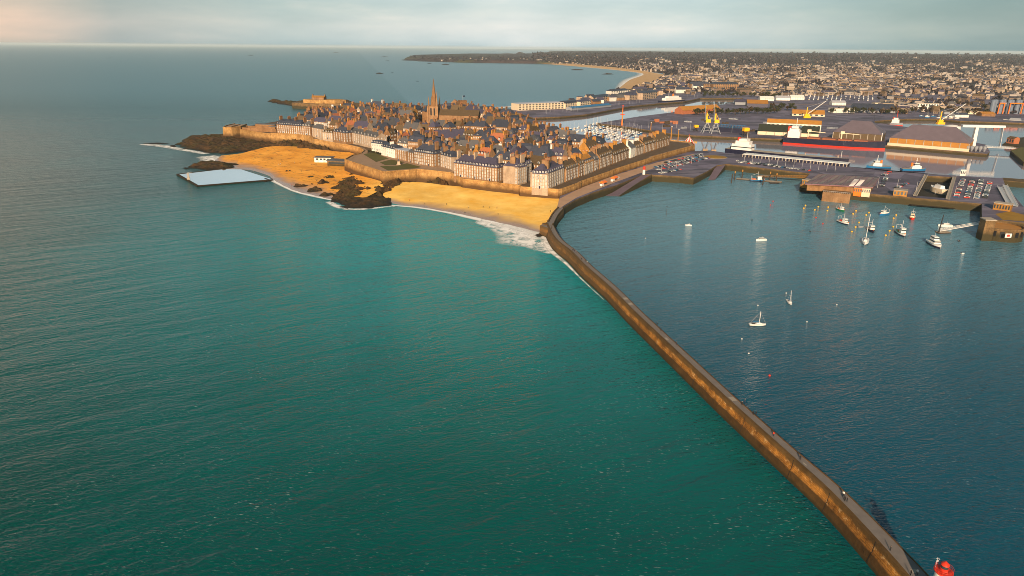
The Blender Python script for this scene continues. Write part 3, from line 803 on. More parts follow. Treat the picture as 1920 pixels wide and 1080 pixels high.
tag(mb.build('countryside', land_mat, smooth=True), kind='structure')
FR = [(900, 210.5), (975, 213), (1000, 221), (1050, 219), (1100, 214.5), (1183, 199), (1240, 193.5), (1281, 190.5), (1313, 184), (1392, 184), (1402, 192), (1500, 196), (1640, 196), (1640, 227), (1700, 223), (1760, 223), (1800, 227), (1925, 231), (2700, 260), (2700, 178), (1900, 178), (1250, 172), (1178, 172), (1056, 190), (966, 204.5), (905, 206.5)]
mb = MB(); mb.prism([v2(G(x, y, Z7)) for x, y in FR], -4, 7.3, 0, 1)
tag(mb.build('waterfront', [harbour_stone, asphalt]), kind='structure')
SB = [(1150, 174), (1165, 160), (1180, 149), (1204, 138), (1160, 131.7), (1096, 125.8), (1021, 119.8), (985, 118.8)]
SI = [(1178, 171), (1215, 160), (1240, 151), (1257, 143), (1192, 131), (1145, 125.5), (1064, 119.3), (1030, 118)]
mb = MB()
A = smooth_line([G(x, y, 0.3) for x, y in SB], 8); B = smooth_line([G(x, y, 8.5) for x, y in SI], 8)
mb.loft([[p + Vector((0, 0, -2)) for p in A]] + [[a.lerp(b, t) for a, b in zip(A, B)] for t in (.05, .3, .6, 1)])
tag(mb.build('far_beach', far_sand_mat, smooth=True), kind='structure')
rocks('islet', [(958, 105.5), (968, 104), (985, 103.5), (992, 106), (975, 107)], 70, 25, 120, seed=40, z=0, mat=land_mat, rough=.2)
rocks('headland', [(757, 113.2), (770, 111), (860, 112), (960, 112), (1060, 112), (1060, 117), (990, 118), (860, 117.3), (790, 115)], 26, 26, 190, seed=41, z=0, mat=land_mat, rough=.3)
# ================================================================ buildings
GRP_FRONT = 'tall facades along the ramparts'
def window_mesh(w_, h_, name='window', frame=None):
    mb = MB()
    mb.box((0, -.05, 0), (w_, .14, h_), mi=0)                   # white surround
    mb.box((0, -.125, h_ * .08), (w_ * .72, .03, h_ * .84), mi=1)
    mb.box((0, -.15, h_ * .08), (w_ * .08, .03, h_ * .84), mi=0)
    mb.box((0, -.15, h_ * .62), (w_ * .72, .03, h_ * .05), mi=0)
    return mb.mesh(name, [frame or white_paint, pane_mat])
blind_paint = plain('pale_curtain', (.42, .39, .36), .5, .25, .4, .25)
WIN = window_mesh(1.5, 2.3)
WIN_S = window_mesh(1.15, 1.7)
mbx = MB(); mbx.box((0, -.05, 0), (1.5, .14, 2.3), mi=0); mbx.box((0, -.13, .2), (1.1, .04, 1.95), mi=1)
WIN_C = mbx.mesh('window', [white_paint, blind_paint])
def dormer_mesh(roof_m):
    mb = MB()
    mb.box((0, .9, 0), (1.9, 2.2, 2.1), mi=1)
    v = [(-1.15, -.35, 2.1), (1.15, -.35, 2.1), (0, -.35, 2.95), (-1.15, 2.1, 2.1), (1.15, 2.1, 2.1), (0, 2.1, 2.95)]
    mb.add(v, [(0, 1, 2), (0, 2, 5, 3), (1, 4, 5, 2)], 1)
    wb = MB(); wb.box((0, -.22, .12), (1.75, .16, 2.0), mi=0); wb.box((0, -.32, .3), (1.0, .06, 1.6), mi=1)
    return mb.mesh('dormer', [white_paint, roof_m]), wb.mesh('window', [white_paint, pane_mat])
def put_dormer(dm, t, loc, rot=0):
    o = link('dormer', dm[0], t, loc, rot); link('window', dm[1], o); return o
DORM = {m.name: dormer_mesh(m) for m in (slate, slate_purple, slate_grey, slate_brown)}
def chimney_mesh(lx, ly, h, body, name='chimney', pots=True):
    mb = MB(); pm = MB(); mb.box((0, 0, 0), (lx, ly, h), mi=0); mb.box((0, 0, h), (lx + .3, ly + .3, .35), mi=0)
    n = max(2, int(max(lx, ly) / 1.0))
    for k in range(n):
        t = (k + .5) / n - .5
        (mb if pots else pm).lathe((t * lx * .9 if lx > ly else 0, t * ly * .9 if ly >= lx else 0, h + .35), [(.26, 0), (.2, .9)], 6, 1 if pots else 0)
    if not pots: return mb.mesh(name, [body]), pm.mesh('chimney_pot', [roof_red])
    return mb.mesh(name, [body, roof_red])

def roof_shape(mb, W_, D, e, r, kind, over=.4, mi=0, wall_mi=None):
    """roof over [0,W]x[0,D], eaves e, ridge r, ridge along x"""
    o = over
    if kind == 'gable':
        mb.add([(-.02, -o, e - .25), (W_ + .02, -o, e - .25), (W_ + .02, D / 2, r), (-.02, D / 2, r), (-.02, D + o, e - .25), (W_ + .02, D + o, e - .25)], [(0, 1, 2, 3), (3, 2, 5, 4)], mi)
        mb.add([(-.02, -o, e - .5), (W_ + .02, -o, e - .5), (W_ + .02, D / 2, r - .3), (-.02, D / 2, r - .3), (-.02, D + o, e - .5), (W_ + .02, D + o, e - .5)], [(3, 2, 1, 0), (4, 5, 2, 3)], mi)
    elif kind == 'hip':
        i = min(W_ * .42, D * .42)
        v = [(-o, -o, e), (W_ + o, -o, e), (W_ + o, D + o, e), (-o, D + o, e), (i, D / 2, r), (W_ - i, D / 2, r)]
        mb.add(v, [(0, 1, 5, 4), (1, 2, 5), (2, 3, 4, 5), (3, 0, 4), (3, 2, 1, 0)], mi)
    elif kind == 'mansard':
        k = e + (r - e) * .72; q = D * .16; i = min(W_ * .3, D * .34)
        v = [(-o, -o, e), (W_ + o, -o, e), (W_ + o, D + o, e), (-o, D + o, e), (q, q, k), (W_ - q, q, k), (W_ - q, D - q, k), (q, D - q, k), (i, D / 2, r), (W_ - i, D / 2, r)]
        mb.add(v, [(0, 1, 5, 4), (1, 2, 6, 5), (2, 3, 7, 6), (3, 0, 4, 7), (4, 5, 9, 8), (5, 6, 9), (6, 7, 8, 9), (7, 4, 8), (3, 2, 1, 0)], mi)
    else:                                                        # flat
        mb.box((W_ / 2, D / 2, e - .1), (W_ + .5, D + .5, .55), mi=mi)
FOOT = []                                                        # footprints already taken
def building(label, L_, R_, zb, eav, rid, depth, wall, roof_m, roof='hip', cols=8, floors=4, dorm=0, chim=(.3, .7), ends=False, cat='building', name='rampart_house', group=GRP_FRONT, side=0, base=True, win=None, chim_mat=None, cornice=True, deep=6.0, chim_h=None, clear=2):
    a = v2(G(L_[0], L_[1], zb)); b = v2(G(R_[0], R_[1], zb)); d = b - a; W_ = d.length; u = d / W_; n = Vector((-u.y, u.x))
    h = h_at(a.x, a.y, eav) - zb
    m_ = a + d * .5 + n * depth / 2
    m0 = a + n * depth / 2
    r = max(h + 2.5, h_at(m0.x, m0.y, rid) - zb)
    rz = math.atan2(u.y, u.x)
    t = thing(name, label, cat, (a.x, a.y, zb), rz, group)
    mb = MB(); mb.box((W_ / 2, depth / 2, -deep), (W_, depth, h + deep), mi=0, bottom=False)
    if roof == 'gable':
        for x in (.01, W_ - .01): mb.add([(x, 0, h), (x, depth, h), (x, depth / 2, r - .02)], [(0, 1, 2)] if x > 1 else [(2, 1, 0)], 0)
    if cornice:
        mb.box((W_ / 2, depth / 2, h - .55), (W_ + .5, depth + .5, .5), mi=0)
        mb.box((W_ / 2, depth / 2, h * .26), (W_ + .14, depth + .14, .3), mi=0)
    mb.build('wall', wall, t)
    rb = MB(); roof_shape(rb, W_, depth, h, r, roof); rb.build('roof', roof_m, t)
    fh = h / floors
    wm = win or WIN
    wh = 2.3
    cnt = 0
    sc = min(1.0, (W_ / max(1, cols)) / 2.1, fh / 2.9)
    def put(x, y, z, rot):
        o = link('window', (WIN_C if rnd.random() < .62 else wm) if wm is WIN else wm, t, (x, y, z), rot)
        o.scale = (sc, 1, sc)
    for f in range(floors):
        for c in range(cols):
            put((c + .5) * W_ / cols, 0, f * fh + fh * .22, 0); cnt += 1
        for c in range(side):
            put(W_, (c + .5) * depth / side, f * fh + fh * .22, math.pi / 2); cnt += 1
    dm = DORM.get(roof_m.name, DORM['slate'])
    rise = (r - h) / ((depth / 2 + .4) if roof != 'mansard' else depth * .16 / .72)
    for k in range(dorm):
        x = (k + .5) * W_ / dorm
        if roof in ('hip', 'mansard') and (x < 1.2 or x > W_ - 1.2): continue
        yy = 1.0
        put_dormer(dm, t, (x, yy - .3, h + .15))
    if side and dorm and roof in ('hip', 'mansard'):
        for k in range(max(1, side - 1)):
            put_dormer(dm, t, (W_ - .7, (k + .5) * depth / max(1, side - 1), h + .15), math.pi / 2)
    ch = chim_h or (r - h) * .55 + 2.6
    for k, c in enumerate(chim):
        me, pot = chimney_mesh(1.3, min(5.0, depth * .36), ch, chim_mat or wall, pots=False)
        x = c * W_
        slope_z = r - .9 - (.0 if c not in (0, 1) else .3)
        co_ = link('chimney', me, t, (min(W_ - .7, max(.7, x)), depth / 2 + (depth * .1 if k % 2 else -depth * .05), slope_z - ch * .45))
        link('chimney_pot', pot, co_)
    if base:                                                     # doors on the street
        for k in range(max(1, cols // 5)):
            dbm = MB(); dbm.box((0, -.06, 0), (1.6, .16, 2.7), mi=0); dbm.box((0, -.16, 0), (1.2, .06, 2.4), mi=1)
            dbm.build('door', [white_paint, navy_paint], t, ((k + .5) * W_ / max(1, cols // 5) + .02, -.12, -.02), 0)
    FOOT.append([a - n * clear - u, b - n * clear + u, b + n * (depth + 1) + u, a + n * (depth + 1) - u])
    return t

B = building
# seaward front, from the far bastion to the beach corner
B('long brown granite block with grey mansard and white dormers by the far bastion', (520, 249), (567, 253), 16, 233, 222, 16, brown_wall, slate, 'mansard', 12, 4, 11, (.05, .33, .66, .95))
B('plain tan block with a dark roof joining the long brown granite block', (567, 253), (583, 254.5), 16, 236, 226, 14, granite, slate_grey, 'hip', 4, 4, 3, (.9,))
B('pale rendered house with small dark roof above the yellow rampart', (584, 255), (604, 259), 15, 238.5, 231, 12, pale_granite, slate_grey, 'hip', 4, 4, 0, (.2, .95), chim_mat=white_wall)
B('cream house with tan mossy roof above the curving rampart', (605, 260), (624, 262), 15, 247.5, 240, 12, pale_granite, slate_brown, 'hip', 5, 3, 4, (.05,))
B('orange granite house with slate roof at the end of a curving street', (625.5, 263), (648.5, 267), 15, 246, 236, 13, granite, slate, 'hip', 5, 4, 4, (.2, .9), side=3)
B('large tan granite block with row of pointed slate gables and an orange end wall', (652, 264), (707, 277), 14.5, 246, 238, 14, pale_granite, slate_grey, 'gable', 14, 4, 9, (.0, .25, .5, .75, 1.0), side=3, chim_mat=granite)
B('small white house with black mansard roof and white dormers behind the lawns', (697, 281.5), (718, 285), 14.5, 267.5, 261, 10, white_wall, slate, 'mansard', 6, 2, 5, (), cornice=False)
B('tall white rendered house with dark dormered roof behind the lawns', (715, 290), (741, 297), 14.3, 274, 266, 12, white_wall, slate, 'mansard', 7, 3, 6, (.5,))
B('house with dark glazed upper floors over an orange stone base', (741.5, 297), (762, 302), 14.3, 279, 274, 11, granite, zinc, 'flat', 5, 4, 0, (), cornice=False, base=False)
B('narrow brown stone house squeezed beside the glazed house', (765, 303.5), (776, 306.5), 14.3, 284, 278, 11, brown_wall, slate_grey, 'gable', 3, 4, 0, (.5,))
B('broad tan granite block with tall dark roof and white dormers behind the lawns', (777, 307), (813, 313), 14.3, 284, 268, 15, granite, slate, 'hip', 10, 4, 9, (.08, .55, .95), side=3)
B('medium stone block with slate roof between two taller dormered blocks', (826, 312.5), (847, 318.5), 14, 289.5, 279, 14, pale_granite, slate, 'hip', 5, 4, 4, (.0, .5), chim_mat=granite)
B('biggest tan granite facade with purple roof and long row of dormers above the beach', (851, 330), (932, 341), 13, 305.5, 288, 16, granite, slate_purple, 'hip', 17, 5, 14, (.02, .26, .42, .63, .98), side=4, chim_mat=pale_granite)
B('pale granite corner house with purple roof facing beach and side street', (947, 342.5), (970, 346), 13, 312, 294, 15, pale_granite, slate_purple, 'hip', 5, 5, 4, (.2, .9), side=5)
B('five storey pale facade running back along a side street above the beach', (971, 346), (996.5, 337), 13, 313, 300, 15, pale_granite, slate_purple, 'hip', 9, 5, 8, (.1, .5, .9), chim_mat=granite)
B('pale corner block with dark hipped roof at the beach end of the harbour row', (997, 352.5), (1026, 354.5), 12.6, 325, 306, 17, pale_granite, slate_purple, 'hip', 6, 5, 5, (.9,), side=0, chim_mat=granite)
B('pale facade of the harbour corner block facing the quay, with white dormers', (1027, 354.5), (1057, 342), 12.6, 325, 309, 17, pale_granite, slate_purple, 'hip', 9, 5, 8, (.25, .6, .85), side=0, chim_mat=granite)
HR = [  # along the harbour rampart, nearest first
    ('tan house with mossy orange roof next to the harbour corner block', (1061, 341), (1084, 332), 318, 304, granite, slate_brown, 'gable', 8, 4, 6, (.0, .6), granite),
    ('narrow brick coloured house with tall orange chimney on the harbour row', (1085.5, 332), (1095, 328), 308, 296, brown_wall, slate_brown, 'gable', 3, 4, 2, (.1, .9), ochre_wall),
    ('flat fronted pale house with big orange side chimneys on the harbour row', (1096, 328), (1112, 321.5), 306, 293, pale_granite, roof_orange, 'gable', 6, 4, 4, (.0, 1.0), ochre_wall),
    ('grey brown granite house with dark steep roof and blank gable on harbour row', (1113, 321.5), (1122, 318), 300, 286, brown_wall, slate_grey, 'gable', 4, 4, 2, (1.0,), granite),
    ('long tan granite block with dark lichen roof midway along the harbour row', (1124.5, 317), (1147, 308), 295, 281, granite, slate_brown, 'gable', 9, 4, 7, (.02, .5, .98), granite),
    ('orange tinted block with three tall chimneys right of the lichen roofed block', (1148.5, 307.5), (1179, 296), 291, 276, granite, slate_brown, 'gable', 11, 4, 9, (.2, .55, .99), ochre_wall),
    ('narrow house with a bright white blank gable on the harbour row', (1182, 296), (1191, 292.5), 278, 267, white_wall, slate_grey, 'gable', 2, 4, 0, (.0,), white_wall),
    ('small granite house with two white chimneys beside the white gable', (1192, 292), (1206.5, 287), 277, 267, pale_granite, slate_brown, 'gable', 5, 4, 4, (.05, .95), white_wall),
    ('granite block with mossy orange roof near the far end of the harbour row', (1208, 287), (1229, 280), 271.5, 260, granite, slate_brown, 'gable', 8, 4, 7, (.1, .55, .95), granite),
    ('last block of the harbour row, with orange chimneys beside the terrace bastion', (1230.5, 279.5), (1255, 271.5), 266, 254, granite, slate_brown, 'hip', 8, 4, 5, (.15, .5, .9), ochre_wall),
]
for lb, l_, r_, e, rd, wl, rf, kind, cc, fl, dr, chs, cmt in HR:
    B(lb, (l_[0], l_[1]), (r_[0], r_[1]), 12.6, e, rd, 15, wl, rf, kind, cc, fl, dr, chs, chim_mat=cmt)
# long low barrack roofs and other landmarks inside the town
B('long low building with unbroken purple slate roof in the middle of town', (750, 270), (889, 262), 15, 263, 247, 17, pale_granite, slate_purple, 'gable', 20, 1, 0, (.03, .12, .22, .34, .46, .58, .70, .82, .97), chim_mat=granite, base=False, group=None, name='barrack', chim_h=3.4, clear=24)
B('big plain grey slate roof standing in front of the long purple roof', (846, 281), (892, 279), 15, 273, 255, 22, brown_wall, slate_grey, 'hip', 6, 2, 0, (), base=False, group=None, name='hall', clear=16)
B('purple hipped roof house with white dormers behind the harbour row', (1038, 297), (1054, 290), 15, 281, 268, 14, pale_granite, slate_purple, 'hip', 6, 3, 6, (.1,), base=False, group=None, chim_mat=white_wall)
B('house with a blazing ochre end wall left of the purple hipped roof', (1018, 297), (1037, 299), 15, 277, 268, 11, ochre_wall, slate_grey, 'gable', 4, 3, 0, (.2,), base=False, group=None, chim_mat=ochre_wall)

# ---------------------------------------------------------------- the spired church and the castle keep
cp = G(815, 233, 20); ch = thing('church', 'granite church with a tall slender pointed spire rising above the old town', 'church', cp, R(-12))
hs = h_at(cp.x, cp.y, 150) - 20; hb = h_at(cp.x, cp.y, 198) - 20
tw = 15
mb = MB(); mb.box((0, 0, -10), (tw, tw, hb + 10)); mb.box((0, 0, hb - .8), (tw + 1, tw + 1, .9)); mb.box((0, 0, hb * .45), (tw + .6, tw + .6, .6))
for sx_ in (-1, 1):
    for sy_ in (-1, 1): mb.box((sx_ * (tw / 2), sy_ * (tw / 2), -10), (2.2, 2.2, hb + 9), top=.85)
mb.build('tower', granite, ch)
mb = MB(); mb.lathe((0, 0, hb), [(tw * .38, 0), (tw * .27, (hs - hb) * .25), (tw * .135, (hs - hb) * .62), (.55, (hs - hb) * .97), (.3, (hs - hb) * 1.05)], 8); mb.build('spire', brown_wall, ch)
for sx_ in (-1, 1):
    for sy_ in (-1, 1): MB().lathe((sx_ * tw * .42, sy_ * tw * .42, hb), [(1.3, 0), (1.2, 5), (.9, 7), (.05, 14 if (sx_, sy_) != (1, -1) else 22)], 6).build('pinnacle', granite, ch)
for k in range(4):
    mb = MB()
    for q in (-1, 1):
        mb.box((q * 2.6, -.02, hb * .5), (2.2, .3, hb * .38))
    mb.build('belfry_opening', black_paint, ch, (0, 0, 0)).matrix_local = Matrix.Rotation(k * math.pi / 2, 4, 'Z') @ Matrix.Translation((0, -tw / 2 - .05, 0))
mb = MB(); mb.box((38, 3, -8), (60, 15, 22)); mb.box((38, 3, -8), (60, 26, 15)); mb.build('nave', granite, ch)
mb = MB()
mb.add([(6, -5, 14), (69, -5, 14), (69, 3, 22), (6, 3, 22), (6, 11, 14), (69, 11, 14)], [(0, 1, 2, 3), (3, 2, 5, 4), (1, 5, 2), (0, 3, 4)]); mb.build('roof', slate_brown, ch)
wn = MB()
for k in range(8):
    MB().box((14 + k * 7, -10.1, 1), (2, .3, 4.5)).build('window', glass, ch)
mb = MB(); mb.box((-14, 8, -8), (12, 12, 26)); mb.build('side_tower', brown_wall, ch)
MB().lathe((-14, 8, 18), [(8, 0), (.2, 9)], 4).build('side_roof', slate, ch)
FOOT.append([v2(G(780, 247, 18)), v2(G(850, 247, 18)), v2(G(900, 240, 18)), v2(G(880, 222, 18)), v2(G(785, 222, 18))])
kp = G(860, 214, 15); kt = thing('castle_keep', 'castle keep with a stepped turret and a flag behind the old town', 'castle', kp, R(20))
hk = h_at(kp.x, kp.y, 190) - 15
mb = MB(); mb.box((0, 0, -8), (26, 22, hk * .75 + 8)); mb.box((8, 2, -8), (13, 13, hk + 8)); mb.box((8, 2, hk), (14, 14, 1.5))
mb.lathe((-12, -8, -8), [(6, 0), (6, hk * .8 + 8), (6.6, hk * .8 + 8.4), (6.6, hk * .8 + 10)], 14)
mb.build('wall', brown_wall, kt)
mb = MB(); mb.lathe((-6, 1, hk * .75), [(12, 0), (1, 9)], 4); mb.build('roof', granite, kt)
MB().tube((9, 2, hk + 1), (9, 2, hk + 10), .18).build('flagpole', white_paint, kt)
MB().box((11, 2, hk + 7.6), (3.8, .1, 2.2)).build('flag', navy_paint, kt)
FOOT.append([v2(G(840, 217, 15)), v2(G(885, 217, 15)), v2(G(885, 207, 15)), v2(G(838, 208, 15))])

# ---------------------------------------------------------------- the packed houses of the old town
def house_set(kind, W_, D, e, r, wall, roofm, chmat, nch, nd):
    """one prototype: (wall mesh, roof mesh, chimney mesh + spots, dormer spots)"""
    mb = MB(); mb.box((W_ / 2, D / 2, -12), (W_, D, e + 12), bottom=False)
    if kind == 'gable':
        for x in (.01, W_ - .01): mb.add([(x, 0, e), (x, D, e), (x, D / 2, r)], [(0, 1, 2)] if x > 1 else [(2, 1, 0)])
    cols = max(3, int(W_ / 2.9)); fl = max(3, int(e / 3.6))
    for f in range(fl):
        for c in range(cols):
            mb.box(((c + .5) * W_ / cols, -.04, (f + .25) * e / fl), (1.1, .12, 1.9), mi=1)
        for c in range(3):
            mb.box((W_ + .04, (c + .5) * D / 3, (f + .25) * e / fl), (.12, 1.0, 1.8), mi=1)
            mb.box((-.04, (c + .5) * D / 3, (f + .25) * e / fl), (.12, 1.0, 1.8), mi=1)
    wm = mb.mesh('wall', [wall, white_paint])
    rb = MB(); roof_shape(rb, W_, D, e, r, kind, .3); rm = rb.mesh('roof', roofm)
    ch = 2.2 + (r - e) * .2
    cm = chimney_mesh(1.3, min(3.6, D * .30), ch, chmat)
    spots = [((k + (0.04 if nch > 1 else .5)) / max(1, nch - (1 if nch > 1 else 0)) * (W_ - 1.6) * .96 + .8, D / 2, r - ch * .45) for k in range(nch)]
    ds = [((k + .5) * W_ / nd, .8, e + .1) for k in range(nd)]
    return wm, rm, cm, spots, ds, DORM.get(roofm.name, DORM['slate']), W_, D
PROTO = []
desc = {}
specs = [('gable', granite, slate, brown_wall, 'tan granite', 'dark slate'), ('gable', brown_wall, slate_brown, brown_wall, 'brown stone', 'lichen covered'),
         ('gable', pale_granite, slate_grey, brown_wall, 'pale stone', 'grey slate'), ('hip', granite, slate, brown_wall, 'tan granite', 'hipped slate'),
         ('gable', ochre_wall, slate_brown, ochre_wall, 'ochre', 'mossy'), ('gable', white_wall, slate, white_wall, 'white', 'dark slate'),
         ('mansard', granite, slate, brown_wall, 'tan granite', 'black mansard'), ('hip', brown_wall, slate_purple, brown_wall, 'brown stone', 'purple'),
         ('gable', granite, roof_red, ochre_wall, 'tan granite', 'red tiled'), ('gable', pale_granite, slate_purple, granite, 'pale stone', 'purple slate')]
for sp_ in specs:
    for W_, D, e, r in ((17, 11.5, 12, 18.5), (24, 12, 13.5, 20.5), (13, 11, 13, 19)):
        PROTO.append((house_set(sp_[0], W_, D, e, r, sp_[1], sp_[2], sp_[3], rnd.choice((1, 2, 2, 2)), rnd.choice((2, 3, 4)) if sp_[0] != 'hip' else 2), sp_[4], sp_[5]))
PICK = [PROTO[3 * k + j] for k, wgt in enumerate((6, 6, 4, 4, 2, 1, 4, 3, 2, 3)) for j in range(3) for _ in range(wgt)]
REG = [v2(G(x, y, 14)) for x, y in ((612, 263), (650, 262), (712, 280), (765, 300), (850, 316), (945, 330), (1000, 340), (1058, 326), (1120, 305), (1180, 292), (1215, 285), (1150, 288), (1100, 284), (1050, 268), (1000, 250), (950, 234), (905, 222), (840, 217), (760, 217), (690, 213), (642, 214), (606, 219), (560, 228), (545, 238), (600, 243))]
ORD = ['first', 'second', 'third', 'fourth', 'fifth', 'sixth', 'seventh', 'eighth', 'ninth', 'tenth', 'eleventh', 'twelfth', 'thirteenth', 'fourteenth', 'fifteenth', 'sixteenth', 'seventeenth', 'eighteenth', 'nineteenth', 'twentieth', 'twenty first', 'twenty second', 'twenty third', 'twenty fourth', 'twenty fifth', 'twenty sixth', 'twenty seventh', 'twenty eighth', 'twenty ninth', 'thirtieth']
uv_ = Vector((.852, -.523)); vv = Vector((.523, .852))
us = [p.dot(uv_) for p in REG]; vs_ = [p.dot(vv) for p in REG]
hv = min(vs_) + 4; row = 0; placed = []
hr = random.Random(21)
while hv < max(vs_):
    hu = min(us); found = []
    ang = hr.choice((0, 0, 0, .05, -.06)); turn = (row % 4 == 2)
    while hu < max(us):
        (wm, rm, cmn, spots, ds, dmesh, W_, D), wl_, rl_ = hr.choice(PICK)
        s = hr.uniform(.92, 1.12)
        p = uv_ * hu + vv * (hv + hr.uniform(-2.5, 2.5))
        q = p + uv_ * W_ * s
        mid = (p + q) / 2 + vv * D / 2
        if inside(p, REG) and inside(q, REG) and inside(mid, REG) and not any(inside(x, f) for f in FOOT for x in (p, q, mid, p + vv * D, q + vv * D)):
            found.append((p, s, (wm, rm, cmn, spots, ds, dmesh, W_, D), wl_, rl_, ang))
        hu += W_ * s + (hr.uniform(.3, 1.5) if hr.random() < .72 else hr.uniform(5, 12))
    if found:
        for k, (p, s, pr, wl_, rl_, ang) in enumerate(found):
            placed.append((p, s, pr, '%s house with %s roof, %s from left in %s row behind the front' % (wl_, rl_, ORD[min(k, 29)].replace(' ', '-'), ORD[min(row, 29)].replace(' ', '-')), ang, row, k))
        row += 1
    hv += hr.uniform(20, 26)
print('old town houses', len(placed), 'rows', row)
rest = MB(); rest_mats = []
def into(mb, mats, me, M4):
    ids = []
    for m in me.materials:
        if m not in mats: mats.append(m)
        ids.append(mats.index(m))
    b = len(mb.v); mb.v += [tuple(M4 @ v.co) for v in me.vertices]
    for p in me.polygons: mb.f.append([b + i for i in p.vertices]); mb.m.append(ids[p.material_index])
placed.sort(key=lambda t: t[0].length)
for q, (p, s, (wm, rm, cmn, spots, ds, dmesh, W_, D), lb, ang, rw, k) in enumerate(placed):
    dd = p.length
    zg = 13 + 4 * sstep(780, 980, p.y) * sstep(-260, -60, p.x) * (1 - sstep(60, 160, p.x))
    rz = math.atan2(uv_.y, uv_.x) + ang + hr.uniform(-.05, .05)
    loc = (p.x, p.y, zg); fz = rz
    if hr.random() < .42:                                        # some houses stand gable end to the street
        c_ = p + Vector((math.cos(rz), math.sin(rz))) * (W_ + D) * s * .5
        fz = rz + math.pi / 2; loc = (c_.x, c_.y, zg)
    zs = s * hr.uniform(.88, 1.15)
    if q < 295:
        t = thing('town_house', lb, 'house', loc, fz, 'packed houses of the walled town')
        t.scale = (s, s, zs)
        link('wall', wm, t); link('roof', rm, t)
        for c in spots: link('chimney', cmn, t, c)
        for c in ds[:4]:
            if dd < 900: put_dormer(dmesh, t, c)
    else:
        M4 = Matrix.LocRotScale(Vector(loc), Matrix.Rotation(fz, 3, 'Z').to_quaternion(), Vector((s, s, zs)))
        into(rest, rest_mats, wm, M4); into(rest, rest_mats, rm, M4)
        for c in spots: into(rest, rest_mats, cmn, M4 @ Matrix.Translation(c))
if rest.f: tag(rest.build('distant_town_houses', rest_mats), kind='stuff')
# ================================================================ harbour, docks, waterfront
def bar(mb, a, b, r, mi=0, n=4): return mb.tube(a, b, r, n=n, mi=mi)
# ---- fort on its islet beyond the town
fp = G(612, 196, 8); ft = thing('island_fort', 'low orange island fort on dark rocks beyond the old town', 'fort', fp, R(-10))
MB().prism([(-70, -22), (-30, -34), (25, -30), (75, -16), (80, 14), (30, 28), (-40, 26), (-74, 8)], -8, 4).build('outer_wall', harbour_stone, ft)
MB().prism([(-46, -16), (-10, -26), (30, -20), (46, 0), (24, 18), (-20, 18), (-44, 6)], 3, 11).build('inner_wall', rampart_mat, ft)
mb = MB(); mb.box((-14, -4, 10), (28, 14, 6)); mb.build('barrack', granite, ft)
mb = MB(); mb.add([(-29, -11.5, 15.6), (1, -11.5, 15.6), (1, -4, 19), (-29, -4, 19), (-29, 3.5, 15.6), (1, 3.5, 15.6)], [(0, 1, 2, 3), (3, 2, 5, 4), (0, 3, 4), (1, 5, 2)]); mb.build('roof', roof_orange, ft)
for x in (-28, 0): MB().box((x, -4, 16.5), (2, 3, 5)).build('chimney', granite, ft)

# ---- quayside blocks beyond the marina and along the far beach
def block(label, l, r, zb, top, depth, wall, roof_m, kind='hip', ridge=None, cols=10, floors=3, cat='building', name='waterfront_building', group='buildings along the far waterfront', wmat=None):
    a = v2(G(l[0], l[1], zb)); b = v2(G(r[0], r[1], zb)); d = b - a; W_ = d.length; u = d / W_; n = Vector((-u.y, u.x))
    h = max(3, h_at(a.x, a.y, top) - zb); m0 = a + n * depth / 2
    rr = max(h + 1.2, h_at(m0.x, m0.y, ridge) - zb) if ridge else h + 4
    t = thing(name, label, cat, (a.x, a.y, zb), math.atan2(u.y, u.x), group)
    mb = MB(); mb.box((W_ / 2, depth / 2, -3), (W_, depth, h + 3), bottom=False)
    if kind == 'gable':
        for x in (.01, W_ - .01): mb.add([(x, 0, h), (x, depth, h), (x, depth / 2, rr)], [(0, 1, 2)] if x > 1 else [(2, 1, 0)])
    mb.build('wall', wall, t)
    rb = MB(); roof_shape(rb, W_, depth, h, rr, kind, .5); rb.build('roof', roof_m, t)
    if cols:
        cw = W_ / cols; fh = h / floors
        me = MB(); me.box((0, -.06, 0), (cw * .5, .16, fh * .55)); me = me.mesh('window', wmat or glass)
        for f in range(floors):
            for c in range(cols):
                if f * cols + c < 100: link('window', me, t, ((c + .5) * cw, 0, f * fh + fh * .25), 0)
    return t
block('long curved roofed pale hall with glass corner beside the far sea', (972, 207.5), (1057, 204), 7.3, 195, 30, cream_paint, zinc, 'flat', None, 14, 3)
block('cream hotel with mansard roof behind the marina', (1060, 204), (1086, 201), 7.3, 194, 20, cream_paint, slate, 'mansard', 189, 8, 4)
block('yellow house with dark roof right of the cream hotel', (1088, 202), (1108, 199.5), 7.3, 191, 18, cream_paint, slate_purple, 'hip', 187, 6, 3)
block('low blue roofed marina hall among the moored boats', (1072, 207), (1146, 200), 7.3, 203, 16, grey_paint, blue_paint, 'gable', 200, 0)
block('white villa row with slate roofs near the end of the far beach', (1146, 178.5), (1180, 176.5), 7.3, 171, 20, white_wall, slate, 'hip', 167, 8, 3)
block('tan mansion block left of the black hulled ship', (1180, 188), (1198, 186), 7.3, 179, 16, pale_granite, slate_purple, 'hip', 175, 6, 3)
block('pale block with small clock turret beside the far dock', (1205, 187), (1232, 184), 7.3, 175, 16, pale_granite, slate, 'mansard', 171, 8, 4)
block('grey slate terrace facing the far dock', (1112, 193), (1142, 189), 7.3, 183, 15, pale_granite, slate, 'gable', 179, 8, 3)
block('small ochre block between terrace and mansion', (1145, 190), (1176, 186), 7.3, 182, 14, granite, slate_grey, 'hip', 178, 7, 3)
block('tan barracks with dark roof, left one of a pair behind the dock', (1296, 167.5), (1330, 167.5), 8, 157, 22, granite, slate, 'mansard', 153, 10, 4, group=None)
